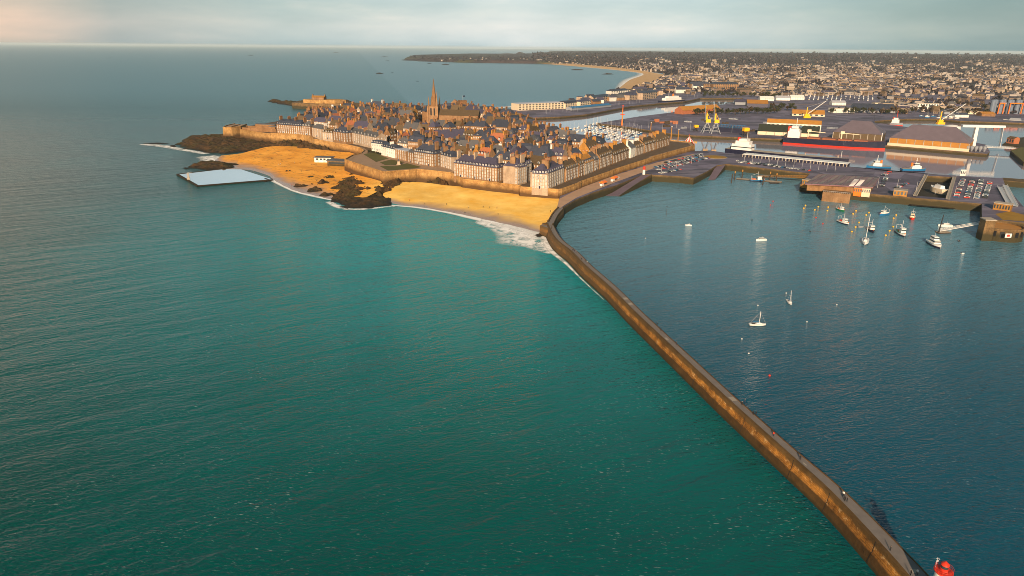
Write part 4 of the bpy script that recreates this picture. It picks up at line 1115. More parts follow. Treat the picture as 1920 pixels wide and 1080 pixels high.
block('tan barracks with dark roof, right one of a pair behind the dock', (1336, 168), (1384, 168), 8, 157.5, 22, granite, slate, 'mansard', 153.5, 14, 4, group=None)
fwr = random.Random(5)
for k in range(46):                                             # strip of smaller blocks between dock and far beach
    px = fwr.uniform(1062, 1300); py = 206 - (px - 1062) * .125 + fwr.uniform(-16, -4)
    if px < 1180: py = max(py, 192 - (px - 1062) * .08)
    wl, nm = fwr.choice(((white_wall, 'white'), (cream_paint, 'cream'), (pale_granite, 'pale stone'), (granite, 'tan'), (brown_wall, 'brown')))
    rf, rn = fwr.choice(((slate, 'dark'), (slate_purple, 'purple'), (slate_grey, 'grey')))
    wpx = fwr.uniform(9, 20)
    block('%s block with %s roof, %s along the strip from the hall' % (nm, rn, ORD[min(29, int((px - 1062) / 8))]), (px, py), (px + wpx, py - fwr.uniform(-.3, 1.0)), 7.2, py - fwr.uniform(5, 9), fwr.uniform(11, 15), wl, rf, fwr.choice(('hip', 'gable', 'gable', 'mansard')), py - fwr.uniform(9.5, 12), 0, group='small blocks between the docks and the far beach')

# ---- boats
def hull_mesh(L_, Wd, Hh, cols, split=.55, name='hull', deck_mi=2, flare=1.0, stern=.8):
    """bow towards +x, keel below the water; cols: (lower, upper, deck) materials"""
    rings = []; n = 12
    for k in range(n + 1):
        t = k / n; x = -L_ / 2 + L_ * t
        wv = Wd / 2 * (stern + (1 - stern) * min(1, t * 3)) * (1 - max(0, (t - .55) / .45) ** 2.1)
        sh = Hh * (1 + .35 * max(0, t - .5) ** 2 * 4 * .6)
        wv = max(.04, wv)
        rings.append([(x - (0 if t < .9 else .0), -wv * .82, -.6), (x, -wv * .92 * flare, Hh * split), (x, -wv, sh), (x, wv, sh), (x, wv * .92 * flare, Hh * split), (x, wv * .82, -.6)])
    mb = MB(); mb.loft(rings, [0, 1, 2, 1, 0])
    mb.add(rings[0], [(0, 1, 4, 5)], 0); mb.add(rings[0], [(1, 2, 3, 4)], 1)
    mb.add(rings[-1], [(5, 4, 3, 2, 1, 0)], 1)
    return mb.mesh(name, list(cols))
def fishing_boat(label, px, py, ang, L_, lo, up, deckm, cabin_m, accent, group='boats moored in the outer harbour'):
    L_ *= 1.15; t = thing('fishing_boat', label, 'boat', G(px, py, 0), ang, group); Wd = L_ * .34; Hh = L_ * .13
    link('hull', hull_mesh(L_, Wd, Hh, (lo, up, deckm)), t)
    mb = MB(); mb.box((L_ * .12, 0, Hh), (L_ * .26, Wd * .62, L_ * .2), top=.86); mb.box((L_ * .12, 0, Hh + L_ * .2), (L_ * .3, Wd * .66, L_ * .02))
    wh_ = mb.build('wheelhouse', cabin_m, t)
    mb = MB(); mb.box((L_ * .12 + L_ * .005, 0, Hh + L_ * .11), (L_ * .245, Wd * .57, L_ * .055), top=.95); mb.build('window', glass, wh_)
    mb = MB(); bar(mb, (0, 0, Hh), (0, 0, Hh + L_ * .55), L_ * .012); bar(mb, (-.1, 0, Hh + L_ * .45), (-L_ * .36, 0, Hh + L_ * .3), L_ * .009); bar(mb, (-L_ * .42, -Wd * .3, Hh), (-L_ * .42, -Wd * .3, Hh + L_ * .26), L_ * .01); bar(mb, (-L_ * .42, Wd * .3, Hh), (-L_ * .42, Wd * .3, Hh + L_ * .26), L_ * .01); bar(mb, (-L_ * .42, -Wd * .3, Hh + L_ * .26), (-L_ * .42, Wd * .3, Hh + L_ * .26), L_ * .01)
    mb.build('mast', steel, t)
    mb = MB(); mb.box((-L_ * .22, 0, Hh), (L_ * .16, Wd * .4, L_ * .06)); mb.box((-L_ * .36, Wd * .2, Hh), (L_ * .1, Wd * .22, L_ * .05)); mb.build('deck_gear', accent, t)
    mb = MB(); mb.lathe((L_ * .47, 0, Hh * 1.1), [(.1, 0), (L_ * .03, .2), (L_ * .03, .5), (.1, .7)], 8); mb.build('fender', orange_paint, t)
    return t
def sailboat(label, px, py, ang, L_, mast, hullm=white_paint, lean=0, group='boats moored in the outer harbour', mastm=None):
    L_ *= 1.2; t = thing('sailing_boat', label, 'boat', G(px, py, 0), ang, group); Wd = L_ * .3; Hh = L_ * .11
    link('hull', hull_mesh(L_, Wd, Hh, (navy_paint, hullm, white_paint), split=.25), t)
    mb = MB(); mb.box((L_ * .08, 0, Hh), (L_ * .34, Wd * .5, L_ * .055), top=.8); mb.build('cabin', white_paint, t)
    mb = MB(); mb.box((-L_ * .25, 0, Hh + .02), (L_ * .22, Wd * .5, .06)); mb.build('cockpit', wood_mat, t)
    mb = MB(); bar(mb, (L_ * .1, 0, Hh), (L_ * .1, 0, mast), L_ * .010 + .04, n=6); bar(mb, (L_ * .1, -Wd * .25, mast * .6), (L_ * .1, Wd * .25, mast * .6), .05)
    mb.build('mast', mastm or white_paint, t)
    mb = MB(); bar(mb, (L_ * .1, 0, Hh + L_ * .13), (-L_ * .3, 0, Hh + L_ * .12), L_ * .013 + .05, n=6); mb.build('boom', blue_paint, t)
    mb = MB(); bar(mb, (L_ * .48, 0, Hh * 1.3), (L_ * .1, 0, mast * .97), .03); bar(mb, (-L_ * .48, 0, Hh), (L_ * .1, 0, mast * .99), .03); mb.build('rigging', steel, t)
    return t
def motorboat(label, px, py, ang, L_, hullm=white_paint, decks=1, group='boats moored in the outer harbour'):
    L_ *= 1.25; t = thing('motor_boat', label, 'boat', G(px, py, 0), ang, group); Wd = L_ * .34; Hh = L_ * .14
    link('hull', hull_mesh(L_, Wd, Hh, (navy_paint if decks > 1 else white_paint, hullm, white_paint)), t)
    z = Hh
    for k in range(decks):
        mb = MB(); mb.box((-L_ * .04 - k * L_ * .05, 0, z), (L_ * (.48 - .14 * k), Wd * (.74 - .14 * k), L_ * .12), top=.84); cb_ = mb.build('cabin', white_paint, t)
        mb = MB(); mb.box((-L_ * .04 - k * L_ * .05, 0, z + L_ * .05), (L_ * (.48 - .14 * k) * .97, Wd * (.74 - .14 * k) * .97, L_ * .045), top=.96); mb.build('window', glass, cb_)
        z += L_ * .12
    mb = MB(); bar(mb, (-L_ * .1, 0, z), (-L_ * .12, 0, z + L_ * .14), .08); mb.build('mast', steel, t)
    return t
def dinghy(label, px, py, ang, L_, m, group='boats moored in the outer harbour'):
    t = thing('dinghy', label, 'boat', G(px, py, 0), ang, group)
    rings = []
    for k in range(9):
        q = k / 8; x = -L_ / 2 + L_ * q; wv = max(.05, L_ * .22 * (1 - max(0, (q - .5) / .5) ** 2.2))
        rings.append([(x, -wv, -.2), (x, -wv, .55), (x, -wv * .6, .6), (x, -wv * .55, .25), (x, wv * .55, .25), (x, wv * .6, .6), (x, wv, .55), (x, wv, -.2)])
    mb = MB(); mb.loft(rings, [0, 0, 0, 1, 0, 0, 0]); mb.add(rings[0], [tuple(range(8))]); mb.add(rings[-1], [tuple(reversed(range(8)))])
    mb.build('hull', [m, steel], t)
    mb = MB(); mb.box((-L_ * .5, 0, .3), (.4, .4, .8)); mb.build('outboard_motor', black_paint, t)
    return t
def toward(px, py, a): return a
fishing_boat('small green fishing boat moored nearest the brick terrace', 1576, 395, R(-80), 9, green_paint, green_paint, white_paint, white_paint, orange_paint)
fishing_boat('white fishing boat with red flank behind a yellow buoy, left of the tall mast', 1581, 419, R(-78), 11, navy_paint, white_paint, concrete, white_paint, red_paint)
fishing_boat('dark hulled fishing boat lying just behind the big sailing boat', 1633, 433, R(-105), 12, navy_paint, navy_paint, concrete, white_paint, red_paint)
fishing_boat('bright blue fishing boat with white wheelhouse below the long quay', 1657, 403, R(-150), 10, blue_paint, blue_paint, white_paint, white_paint, white_paint)
fishing_boat('dark green trawler with white bow and cluttered deck', 1689, 440, R(-100), 14, navy_paint, white_paint, green_paint, white_paint, orange_paint)
fishing_boat('red and white striped fishing boat closest to the quay', 1710, 410, R(-122), 11, red_paint, red_paint, cream_paint, cream_paint, red_paint)
sailboat('big white sailing boat with very tall mast among the yellow buoys', 1622, 455, R(-118), 13.5, 21)
motorboat('white two deck pilot launch beside the black post', 1752, 461, R(-96), 14, white_paint, 2)
motorboat('lone small white motor boat in the middle of the harbour', 1427, 451, R(-165), 6.5)
sailboat('small white sailing boat with bow towards the camera in mid harbour', 1480, 568, R(-95), 6, 7.5, mastm=steel)
sailboat('small cream sailing boat lying broadside, nearest to the jetty', 1420, 610, R(-2), 6.8, 7.5)
motorboat('tiny white boat floating far left near the curved quay', 1291, 423, R(170), 4.0)
dinghy('grey dinghy tied between two yellow buoys', 1614, 426, R(20), 6, grey_paint)
dinghy('small dark dinghy right of the white pilot launch', 1798, 452, R(60), 3.6, black_paint)
dinghy('very small white dinghy in front of the dock pillar', 1805, 476, R(10), 2.6, white_paint)

# ---- buoys
def buoy(label, px, py, r, m, group):
    r *= .85; t = thing('buoy', label, 'buoy', G(px, py, 0), 0, group)
    MB().lathe((0, 0, -.3 * r), [(.3 * r, 0), (.8 * r, .3 * r), (r, .8 * r), (.82 * r, 1.35 * r), (.35 * r, 1.62 * r), (.12 * r, 1.66 * r)], 12).build('float', m, t, smooth=True)
    MB().lathe((0, 0, 1.3 * r), [(.14 * r, 0), (.14 * r, .35 * r), (.22 * r, .36 * r), (.22 * r, .5 * r)], 6).build('ring', black_paint, t)
YB = ['front', 'nearest the green fishing boat', 'a little right of the green fishing boat']
ypos = [(563, 380), (552, 398), (643, 388), (621, 408), (704, 391), (699, 413), (877, 414), (859, 433), (957, 424), (940, 440), (1126, 440), (1110, 460), (896, 486), (874, 515), (851, 543), (1108, 513), (1085, 538), (1061, 566)]
yl = ['yellow buoy farthest left, nearer the quay', 'yellow buoy farthest left, front of its pair', 'yellow buoy third from left, upper of its pair', 'yellow buoy lower of the second pair from left', 'yellow buoy left of the green boat, closer to quay', 'yellow buoy left of the green boat, farther from quay',
      'yellow buoy right of the green boat, closer to quay', 'yellow buoy right of the green boat, farther from quay', 'yellow buoy behind the tall mast top', 'yellow buoy left of the tall mast, mid height', 'yellow buoy left of the red striped boat, closer to quay', 'yellow buoy left of the red striped boat, farther from quay',
      'yellow buoy just above the grey dinghy', 'yellow buoy at the stern of the grey dinghy', 'yellow buoy below the grey dinghy', 'yellow buoy left of the trawler, rear of three', 'yellow buoy left of the trawler, middle of three', 'yellow buoy left of the trawler, front of three']
for (x, y), lb in zip(ypos, yl): buoy(lb, 1340 + x / 3.31, 271 + y / 3.31, .85, yellow_paint, 'yellow mooring buoys')
for (x, y), lb in (((629, 455), 'red buoy farther out from the yellow ones, rear of two'), ((671, 494), 'red buoy farther out from the yellow ones, front of two'), ((346, 378), 'small red buoy by itself near the piles, front of two'), ((362, 354), 'small red buoy by itself near the piles, rear of two')):
    buoy(lb, 1340 + x / 3.31, 271 + y / 3.31, .75, red_paint, 'red mooring buoys')
buoy('orange red buoy alone in the harbour beside the jetty', 1443, 705, .6, red_paint, 'red mooring buoys')
for (x, y), lb in (((1391, 636), 'white buoy below the broadside sailing boat, upper of two'), ((1404, 663), 'white buoy below the broadside sailing boat, lower of two'), ((1421, 573), 'white buoy between the two small sailing boats'), ((1569, 572), 'white buoy far right of the small sailing boats'), ((1513, 604), 'white buoy right of the broadside sailing boat'), ((1474, 550), 'white buoy just behind the small bow on sailing boat'), ((1210, 447), 'white buoy near the jetty bend')):
    buoy(lb, x, y, .42, white_paint, 'white mooring buoys')
for (x, y), lb in (((1410, 413), 'black buoy left of the white motor boat'), ((1519, 435), 'black buoy right of the white motor boat')): buoy(lb, x, y, .7, black_paint, 'black mooring buoys')
gp = G(1249, 407, 0); mk = thing('marker_post', 'thin dark channel post standing alone in the harbour water', 'post', gp)
mb = MB(); mb.tube((0, 0, -3), (0, 0, 8.5), .16, .1); mb.build('pole', wood_mat, mk); MB().lathe((0, 0, 8.4), [(.1, 0), (.45, .1), (.45, .6), (.05, .9)], 8).build('topmark', black_paint, mk)

# ---- pontoon with piles, pilot boats
def pontoon(label, a, b, wdt, z=.8):
    A_ = v2(G(a[0], a[1], z)); B_ = v2(G(b[0], b[1], z)); d = (B_ - A_); t = thing('pontoon', label, 'pontoon', (A_.x, A_.y, 0), math.atan2(d.y, d.x))
    L_ = d.length; MB().box((L_ / 2, 0, -.4), (L_, wdt, 1.1)).build('float', wood_mat, t); MB().box((L_ / 2, 0, .702), (L_ - .4, wdt - .4, .12)).build('deck', concrete, t)
    return t
pontoon('dark floating pontoon between wooden piles below the car park', (1381, 334), (1466, 341), 7)
for k, (x, y, lb) in enumerate(((1371.5, 343, 'dark mooring pile, leftmost and nearest of the group'), (1377, 337, 'orange capped mooring pile, second of the group'), (1391, 334, 'orange capped mooring pile behind the pontoon'), (1430, 347, 'dark mooring pile in front of the pontoon'), (1443, 338, 'brown mooring pile at the middle of the pontoon'), (1455, 341, 'brown mooring pile at the right end of the pontoon'))):
    q = G(x, y, 0); t = thing('mooring_pile', lb, 'pile', q, 0, 'piles around the pontoon')
    MB().tube((0, 0, -3), (0, 0, 7.5), .55, n=10).build('post', wood_mat, t)
    MB().tube((0, 0, 7.0), (0, 0, 9.0), .60, n=10).build('cap', roof_orange if k in (1, 2, 4, 5) else wood_mat, t)
fishing_boat('blue and white workboat tied to the dark pontoon', 1420, 340, R(-6), 13, navy_paint, blue_paint, concrete, white_paint, orange_paint)
dinghy('low black workboat at the right end of the pontoon', 1452, 344, R(-4), 10, black_paint)
def gangway(label, a, b, wdt, m=None, name='gangway', truss=True):
    A_ = G(*a); B_ = G(*b); d = B_ - A_; L_ = d.length; u = d.normalized(); s = u.cross(Vector((0, 0, 1))).normalized() * wdt / 2; up = Vector((0, 0, 1))
    t = thing(name, label, 'footbridge'); mb = MB()
    mb.add([A_ - s, A_ + s, B_ + s, B_ - s, A_ - s - up * .3, A_ + s - up * .3, B_ + s - up * .3, B_ - s - up * .3], [(0, 1, 2, 3), (7, 6, 5, 4), (0, 4, 5, 1), (1, 5, 6, 2), (2, 6, 7, 3), (3, 7, 4, 0)])
    mb.build('deck', m or white_paint, t)
    if truss:
        for q in (-1, 1):
            mb = MB(); n = max(3, int(L_ / 3))
            for z in (1.15,): bar(mb, A_ + s * q + up * z, B_ + s * q + up * z, .12)
            for k in range(n + 1):
                p = A_.lerp(B_, k / n) + s * q; bar(mb, p, p + up * 1.15, .07)
            mb.build('railing', m or white_paint, t)
    return t
gangway('brown sloping gangway from quay to the dark pontoon', (1420, 331, 1.2), (1512, 331.5, 6.8), 5, roof_orange)
pontoon('small floating landing stage at the foot of a white gangway', (1758, 435), (1779, 434), 5)
gangway('long white gangway sloping up to a tall concrete pillar', (1762, 432.5, 1.2), (1838, 419, 9), 2.6)
t = thing('mooring_pile', 'tall black leaning post at the small landing stage', 'pile', G(1759, 437, 0))
MB().tube((0, 0, -3), (1.2, 0, 14), .55, .3, n=8).build('post', black_paint, t)
motorboat('small white and red boat behind the landing stage', 1772, 424.5, R(170), 8, white_paint)

# dock pillar, round dolphin and grassy quay
pp = G(1844, 449, 0); t = thing('dock_pillar', 'tall square concrete pillar standing in the water at the quay end', 'pillar', pp, R(-8))
MB().box((0, 0, -3), (7, 8, 18), top=.97).build('shaft', harbour_stone, t); MB().box((0, 0, 15), (7.6, 8.6, .7)).build('cap', concrete, t)
pp = G(1897, 455, 0); t = thing('dolphin', 'round stone breasting dolphin with dark openings and curved parapet', 'dolphin', (pp.x, pp.y + 14, 0))
MB().lathe((0, 0, -3), [(14.5, 0), (14, 11), (14.4, 11.2), (14.4, 12.4), (13.4, 12.4), (13.4, 11.3), (1, 11.3)], 26, [0, 0, 0, 0, 0, 1, 1]).build('body', [harbour_stone, roof_orange], t)
for k in range(7):
    a = R(200 + k * 20); MB().box((13.9 * math.cos(a), 13.9 * math.sin(a), 3.4), (.6, 2.6, 4.0), a).build('opening', black_paint, t)
sgp = G(1888, 441, 6); s1 = thing('sign', 'white sign with a red square on the round dolphin', 'sign', sgp)
MB().box((0, 0, -1.4), (4.6, .15, 3.0)).build('panel', white_paint, s1); MB().box((0, -.12, -.7), (2.0, .1, 1.6)).build('mark', red_paint, s1)
for p_ in s1.children: p_.location.y = -1.5
sheet('grass', [(1866, 401, 7.05), (1880, 412, 7.05), (1925, 415.5, 7.05), (1925, 404, 7.05), (1895, 396, 7.05)], plain('dry_grass', (.26, .14, .012), .9, .35, .12), 'stuff')
block('low brick dock office with small windows near the lock', (1861, 392.5), (1893, 397), 7, 380.5, 8, ochre_wall, concrete, 'flat', None, 6, 1, name='dock_office', group=None)

# ---- long ferry shed, car park, terminal
def shed(label, l, r, zb, top, depth, wall, roof_m, cat='shed', name='shed', bays=14, kind='flat', ridge=None, pier_m=None):
    t = block(label, l, r, zb, top, depth, wall, roof_m, kind, ridge, 0, 1, cat, name, None)
    a = v2(G(l[0], l[1], zb)); b = v2(G(r[0], r[1], zb)); W_ = (b - a).length; h = max(3, h_at(a.x, a.y, top) - zb)
    for k in range(bays + 1):
        MB().box((min(W_ - .3, max(.3, k * W_ / bays)), -.2, 0), (.9, .5, h * .96)).build('pier', pier_m or concrete, t)
    return t
shed('long low shed with pale roof and dark open bays behind the car park', (1392, 294), (1588, 313), 7, 289.5, 14, navy_paint, white_paint, bays=30)
sp_ = G(1385, 287, WZ)
def ship(label, bow, stern, z, hgt, lo, up, deckm, Wd, name='ship', cat='ship', split=.5, group=None):
    A_ = v2(G(stern[0], stern[1], z)); B_ = v2(G(bow[0], bow[1], z)); d = B_ - A_; L_ = d.length; c = (A_ + B_) / 2
    t = thing(name, label, cat, (c.x, c.y, z), math.atan2(d.y, d.x), group)
    link('hull', hull_mesh(L_, Wd, hgt, (lo, up, deckm), split), t)
    return t, L_
t, L_ = ship('black hulled ship with white superstructure moored behind the pale roofed shed', (1590, 309), (1362, 286), WZ, 6, navy_paint, navy_paint, concrete, 16)
MB().box((-L_ * .36, 0, 6), (26, 13, 7), top=.95).box((-L_ * .355, 0, 13), (18, 11, 4)).box((-L_ * .35, 0, 17), (10, 12, 2.6)).build('superstructure', white_paint, t)
MB().box((-L_ * .36, 0, 9), (26.2, 13.1, 1.1)).build('window', glass, t)
MB().lathe((-L_ * .40, 0, 17), [(2, 0), (1.6, 4)], 12).build('funnel', red_paint, t)
MB().tube((-L_ * .33, 0, 19), (-L_ * .33, 0, 28), .3).tube((L_ * .44, 0, 6), (L_ * .44, 0, 15), .35).build('mast', steel, t)
mb = MB()
for k in range(6): mb.box((-L_ * .47 + k * 2.2, (-1) ** k * 3, 6), (1.4, 4, 2.2))
mb.build('deck_gear', black_paint, t)
# terminal with striped roof
TR = [G(1509, 344.5, 13), G(1637, 351, 13), G(1649, 333, 13), G(1535, 325.5, 13)]
tt = thing('ferry_terminal', 'ferry terminal with broad purple and white ribbed roof on the pier', 'terminal', (TR[0].x, TR[0].y, 7))
base = Vector((TR[0].x, TR[0].y, 7)); lc = [p - base for p in TR]
mb = MB(); c_ = sum(lc, Vector()) / 4; mb.prism([v2(c_.lerp(p, .93)) for p in lc], -.5, 5.2); mb.build('wall', brown_wall, tt)
mb = MB(); mb.prism([v2(p) for p in lc], 5.2, 6.0); mb.build('roof', plain('plum_sheet', (.20, .10, .115), .5, .3, .2), tt)
for k in range(9):
    f = (k + .5) / 9; a = lc[0].lerp(lc[3], f); b = lc[1].lerp(lc[2], f); d = (b - a)
    for q in range(11):
        p0 = a.lerp(b, (q + .12) / 11); p1 = a.lerp(b, (q + .88) / 11); hw = (lc[3] - lc[0]).normalized() * (lc[3] - lc[0]).length / 9 * .17
        m = white_paint if (q in (7, 8) and k < 6) else slate_grey
        mb = MB(); mb.prism([v2(p0 - hw), v2(p1 - hw), v2(p1 + hw), v2(p0 + hw)], 6.0, 6.35); mb.build('skylight', m, tt)
def kiosk(label, l, r, zb, top, depth, wall, roof_m, name='kiosk', cat='building', doors=True):
    return block(label, l, r, zb, top, depth, wall, roof_m, 'flat', None, 4, 1, cat, name, None, wmat=pane_mat)
kiosk('small orange brick building at the left corner of the pier', (1503, 346), (1522, 349), 7, 337, 8, ochre_wall, concrete)
kiosk('orange panelled unit at the right end of the ferry terminal', (1600, 361), (1614, 362.5), 7, 352, 7, orange_paint, concrete)
kiosk('cream unit with dark windows beside the orange panelled unit', (1615, 362.5), (1631, 364), 7, 353, 7, cream_paint, concrete)
kiosk('small tan brick hut standing on the pier right of the terminal', (1674, 366.5), (1700, 369), 7, 356.5, 9, ochre_wall, concrete)
A_ = [v2(G(1540, 377, 0)), v2(G(1592, 382, 0))]; d = (A_[1] - A_[0]); n = Vector((-d.y, d.x)).normalized()
br = thing('harbour_terrace', 'orange stone terrace block projecting from the pier into the water', 'terrace')
MB().prism([A_[0], A_[1], A_[1] + n * 14, A_[0] + n * 14], -4, 8.5).build('body', rampart_mat if False else granite, br)
mb = MB()
for k in range(14):
    p = A_[0].lerp(A_[1], (k + .5) / 14); bar(mb, (p.x, p.y + .3, 8.5), (p.x, p.y + .3, 9.6), .08)
p, q = A_; bar(mb, (p.x, p.y + .3, 9.6), (q.x, q.y + .3, 9.6), .09); mb.build('railing', steel, br)
# dry dock contents, bridges
hl = G(1756, 364, 1.2); t = thing('laid_up_boat', 'pale hull standing on the dark floor of the dry dock', 'boat', hl, R(95))
link('hull', hull_mesh(20, 7, 4, (cream_paint, cream_paint, white_paint)), t); MB().box((-2, 0, 4), (9, 4.6, 2.6), top=.9).build('cabin', white_paint, t)
t.location.z = 3.5
gangway('left walkway bridge along the side of the dry dock', (1716, 367, 8), (1737, 328, 8), 3, concrete)
gangway('right walkway bridge along the side of the dry dock', (1777, 373, 8), (1790, 331, 8), 3, concrete)
gangway('pale lattice bridge over the lock, left of two', (1874, 350, 8), (1893, 384, 8), 3.5, steel)
gangway('pale lattice bridge over the lock, right of two', (1884, 347, 8), (1904, 386, 8), 3.5, steel)
MB_l = MB(); MB_l.prism([v2(G(x, y, 6)) for x, y in ((1880, 338), (2300, 372), (2300, 364), (1880, 333))], -4, 6); o = MB_l.build('lock_gate', harbour_stone); tag(o, 'dark stone lock gate wall closing the dock at the right', 'lock gate')
block('small white control cabin on the dock wall', (1800, 328), (1810, 329), 7, 319, 6, white_paint, white_paint, 'flat', None, 3, 1, name='control_cabin', group=None)

# ---- tugs, dredger, big ship, other ships
def tug(label, px, py, ang, group='blue and white tugs'):
    t = thing('tugboat', label, 'tug', G(px, py, WZ), ang, group); L_ = 26; link('hull', hull_mesh(L_, 9, 3, (navy_paint, blue_paint, concrete), .3), t)
    wh_ = MB().box((2, 0, 3), (10, 6, 3.2), top=.95).box((2.4, 0, 6.2), (6, 5, 2.8), top=.85); wh_ = wh_.build('wheelhouse', white_paint, t); MB().box((2.4, 0, 7.2), (5.8, 4.8, 1.0), top=.95).build('window', glass, wh_)
    MB().lathe((-2.5, 0, 5.5), [(1.3, 0), (1.1, 4)], 10).build('funnel', orange_paint, t); MB().tube((2, 0, 8.8), (2, 0, 15), .2).tube((1, 0, 12), (3.2, 0, 12), .12).build('mast', white_paint, t)
tug('blue and white tug with orange funnel, left of the pair', 1646, 316, R(175)); tug('blue and white tug with orange funnel, right of the pair', 1712, 321, R(-5))
t, L_ = ship('large cargo ship with black hull, red underside and white bridge', (1659, 281), (1469, 268.5), WZ, 9.5, red_paint, navy_paint, roof_red, 24, 'cargo_ship', split=.24)
MB().box((-L_ * .40, 0, 9.5), (16, 18, 9)).box((-L_ * .40, 0, 18.5), (13, 16, 4)).box((-L_ * .395, 0, 22.5), (9, 20, 3)).build('superstructure', white_paint, t)
MB().box((-L_ * .40 + 4.6, 0, 23.2), (9, 19, 1.2)).build('window', glass, t)
MB().box((-L_ * .45, 0, 9.5), (6, 7, 15), top=.8).build('funnel', red_paint, t)
MB().tube((-L_ * .39, 0, 25), (-L_ * .39, 0, 36), .35).tube((L_ * .45, 0, 11), (L_ * .45, 0, 22), .4).build('mast', white_paint, t)
for k in range(4): MB().box((-L_ * .2 + k * L_ * .155, 0, 9.5), (L_ * .13, 15, 1.6)).build('hatch', roof_red, t)
for k in range(2):
    x = -L_ * .26 + k * L_ * .33; mb = MB(); mb.tube((x, 0, 9.5), (x, 0, 20), .9, n=8); mb.box((x + 1, 0, 18), (5, 3.4, 3.4)); bar(mb, (x, 0, 19), (x + 22, 0, 18), .5); mb.build('deck_crane', cream_paint, t)
t, L_ = ship('black hulled ferry with pale decks moored in the far dock', (1233, 196), (1281, 192.5), WZ, 8, navy_paint, navy_paint, concrete, 15, 'ferry_ship')
MB().box((-3, 0, 8), (L_ * .62, 12, 6), top=.96).box((-4, 0, 14), (L_ * .42, 10, 4), top=.95).build('superstructure', white_paint, t); MB().lathe((-8, 0, 18), [(2.4, 0), (2, 5)], 10).build('funnel', orange_paint, t); MB().tube((10, 0, 18), (10, 0, 30), .3).build('mast', white_paint, t)
t, L_ = ship('small red and white ship moored behind the warehouse platform', (1692, 238), (1668, 236.5), WZ, 6, red_paint, grey_paint, concrete, 10, 'small_ship')
MB().box((-2, 0, 6), (12, 7, 6), top=.9).box((-2, 0, 12), (7, 7, 3)).build('superstructure', white_paint, t); MB().tube((-1, 0, 15), (-1, 0, 27), .4).build('mast', red_paint, t); MB().lathe((-6, 0, 12), [(1.4, 0), (1.2, 4)], 10).build('funnel', red_paint, t)
t, L_ = ship('grey sheeted yacht hull laid up at the far right dock', (1880, 229), (1925, 232), WZ, 5, white_paint, white_paint, grey_paint, 12, 'laid_up_yacht')
MB().box((0, 0, 5), (L_ * .5, 8, 4), top=.8).build('superstructure', grey_paint, t)

# ---- cranes
def portal_crane(label, px, py, top_px, top_py):
    p = G(px, py, 7); t = thing('portal_crane', label, 'crane', p, 0, 'yellow portal cranes on the dock platform')
    mb = MB()
    for a, b in ((-7, -6), (7, -6), (7, 6), (-7, 6)): bar(mb, (a, b, 0), (a * .18, b * .18, 15), .7)
    for z in (4, 9):
        k = 1 - z / 15 * .82
        for (a, b), (c, d_) in zip(((-7, -6), (7, -6), (7, 6), (-7, 6)), ((7, -6), (7, 6), (-7, 6), (-7, -6))): bar(mb, (a * k, b * k, z), (c * k, d_ * k, z), .35)
    mb.box((0, 0, 14.5), (5, 5, 1.6)); mb.build('portal', grey_paint, t)
    MB().box((1, 0, 16.1), (7.5, 5, 5), top=.9).box((-1.5, 0, 21), (2.6, 3.2, 9), top=.5).build('housing', yellow_paint, t)
    MB().box((-4.1, -1.6, 17), (1.6, 2.6, 3)).build('cab', glass, t)
    hz = h_at(p.x, p.y, top_py) - 7
    mb = MB()
    for s in (-1, 1):
        bar(mb, (-3.0, s * 1.6, 19), (-5.5, s * .5, hz), .32)
    n = 10
    for k in range(n):
        f0, f1 = k / n, (k + 1) / n; q = (-1) ** k
        bar(mb, (-3 - 2.5 * f0, q * (1.6 - 1.1 * f0), 19 + (hz - 19) * f0), (-3 - 2.5 * f1, -q * (1.6 - 1.1 * f1), 19 + (hz - 19) * f1), .2)
    mb.build('jib', grey_paint, t)
    mb = MB(); bar(mb, (-1.5, 0, 31), (-5.3, 0, hz), .12); bar(mb, (-1.5, 0, 31), (4.5, 0, 21), .3); mb.build('stay', yellow_paint, t)
    MB().box((5.5, 0, 21), (3, 3.6, 2.6)).build('counterweight', grey_paint, t)
portal_crane('yellow harbour crane with upright grey jib, left of two', 1324, 249.5, 1317, 193); portal_crane('yellow harbour crane with upright grey jib, right of two', 1340, 250.5, 1334, 194)
def hopper(label, px, py, s):
    t = thing('loading_hopper', label, 'hopper', G(px, py, 7), R(10), 'yellow loading hoppers on the dock platform')
    mb = MB()
    for a in (-1, 1):
        for b in (-1, 1): bar(mb, (a * 3.4 * s, b * 3 * s, 0), (a * 3.4 * s, b * 3 * s, 8 * s), .4)
    for a in (-1, 1): bar(mb, (a * 3.4 * s, -3 * s, 0.5), (-a * 3.4 * s, -3 * s, 7.5 * s), .25)
    mb.build('frame', wood_mat, t)
    MB().box((0, 0, 8 * s), (8 * s, 7 * s, 5 * s)).build('bin', yellow_paint, t); MB().box((0, 0, 4.5 * s), (2.5 * s, 2.5 * s, 3.5 * s), top=2.4).build('chute', wood_mat, t)
hopper('smaller yellow loading hopper left of the twin cranes', 1304.5, 246, .75); hopper('larger yellow loading hopper right of the twin cranes', 1397, 256, 1.0)
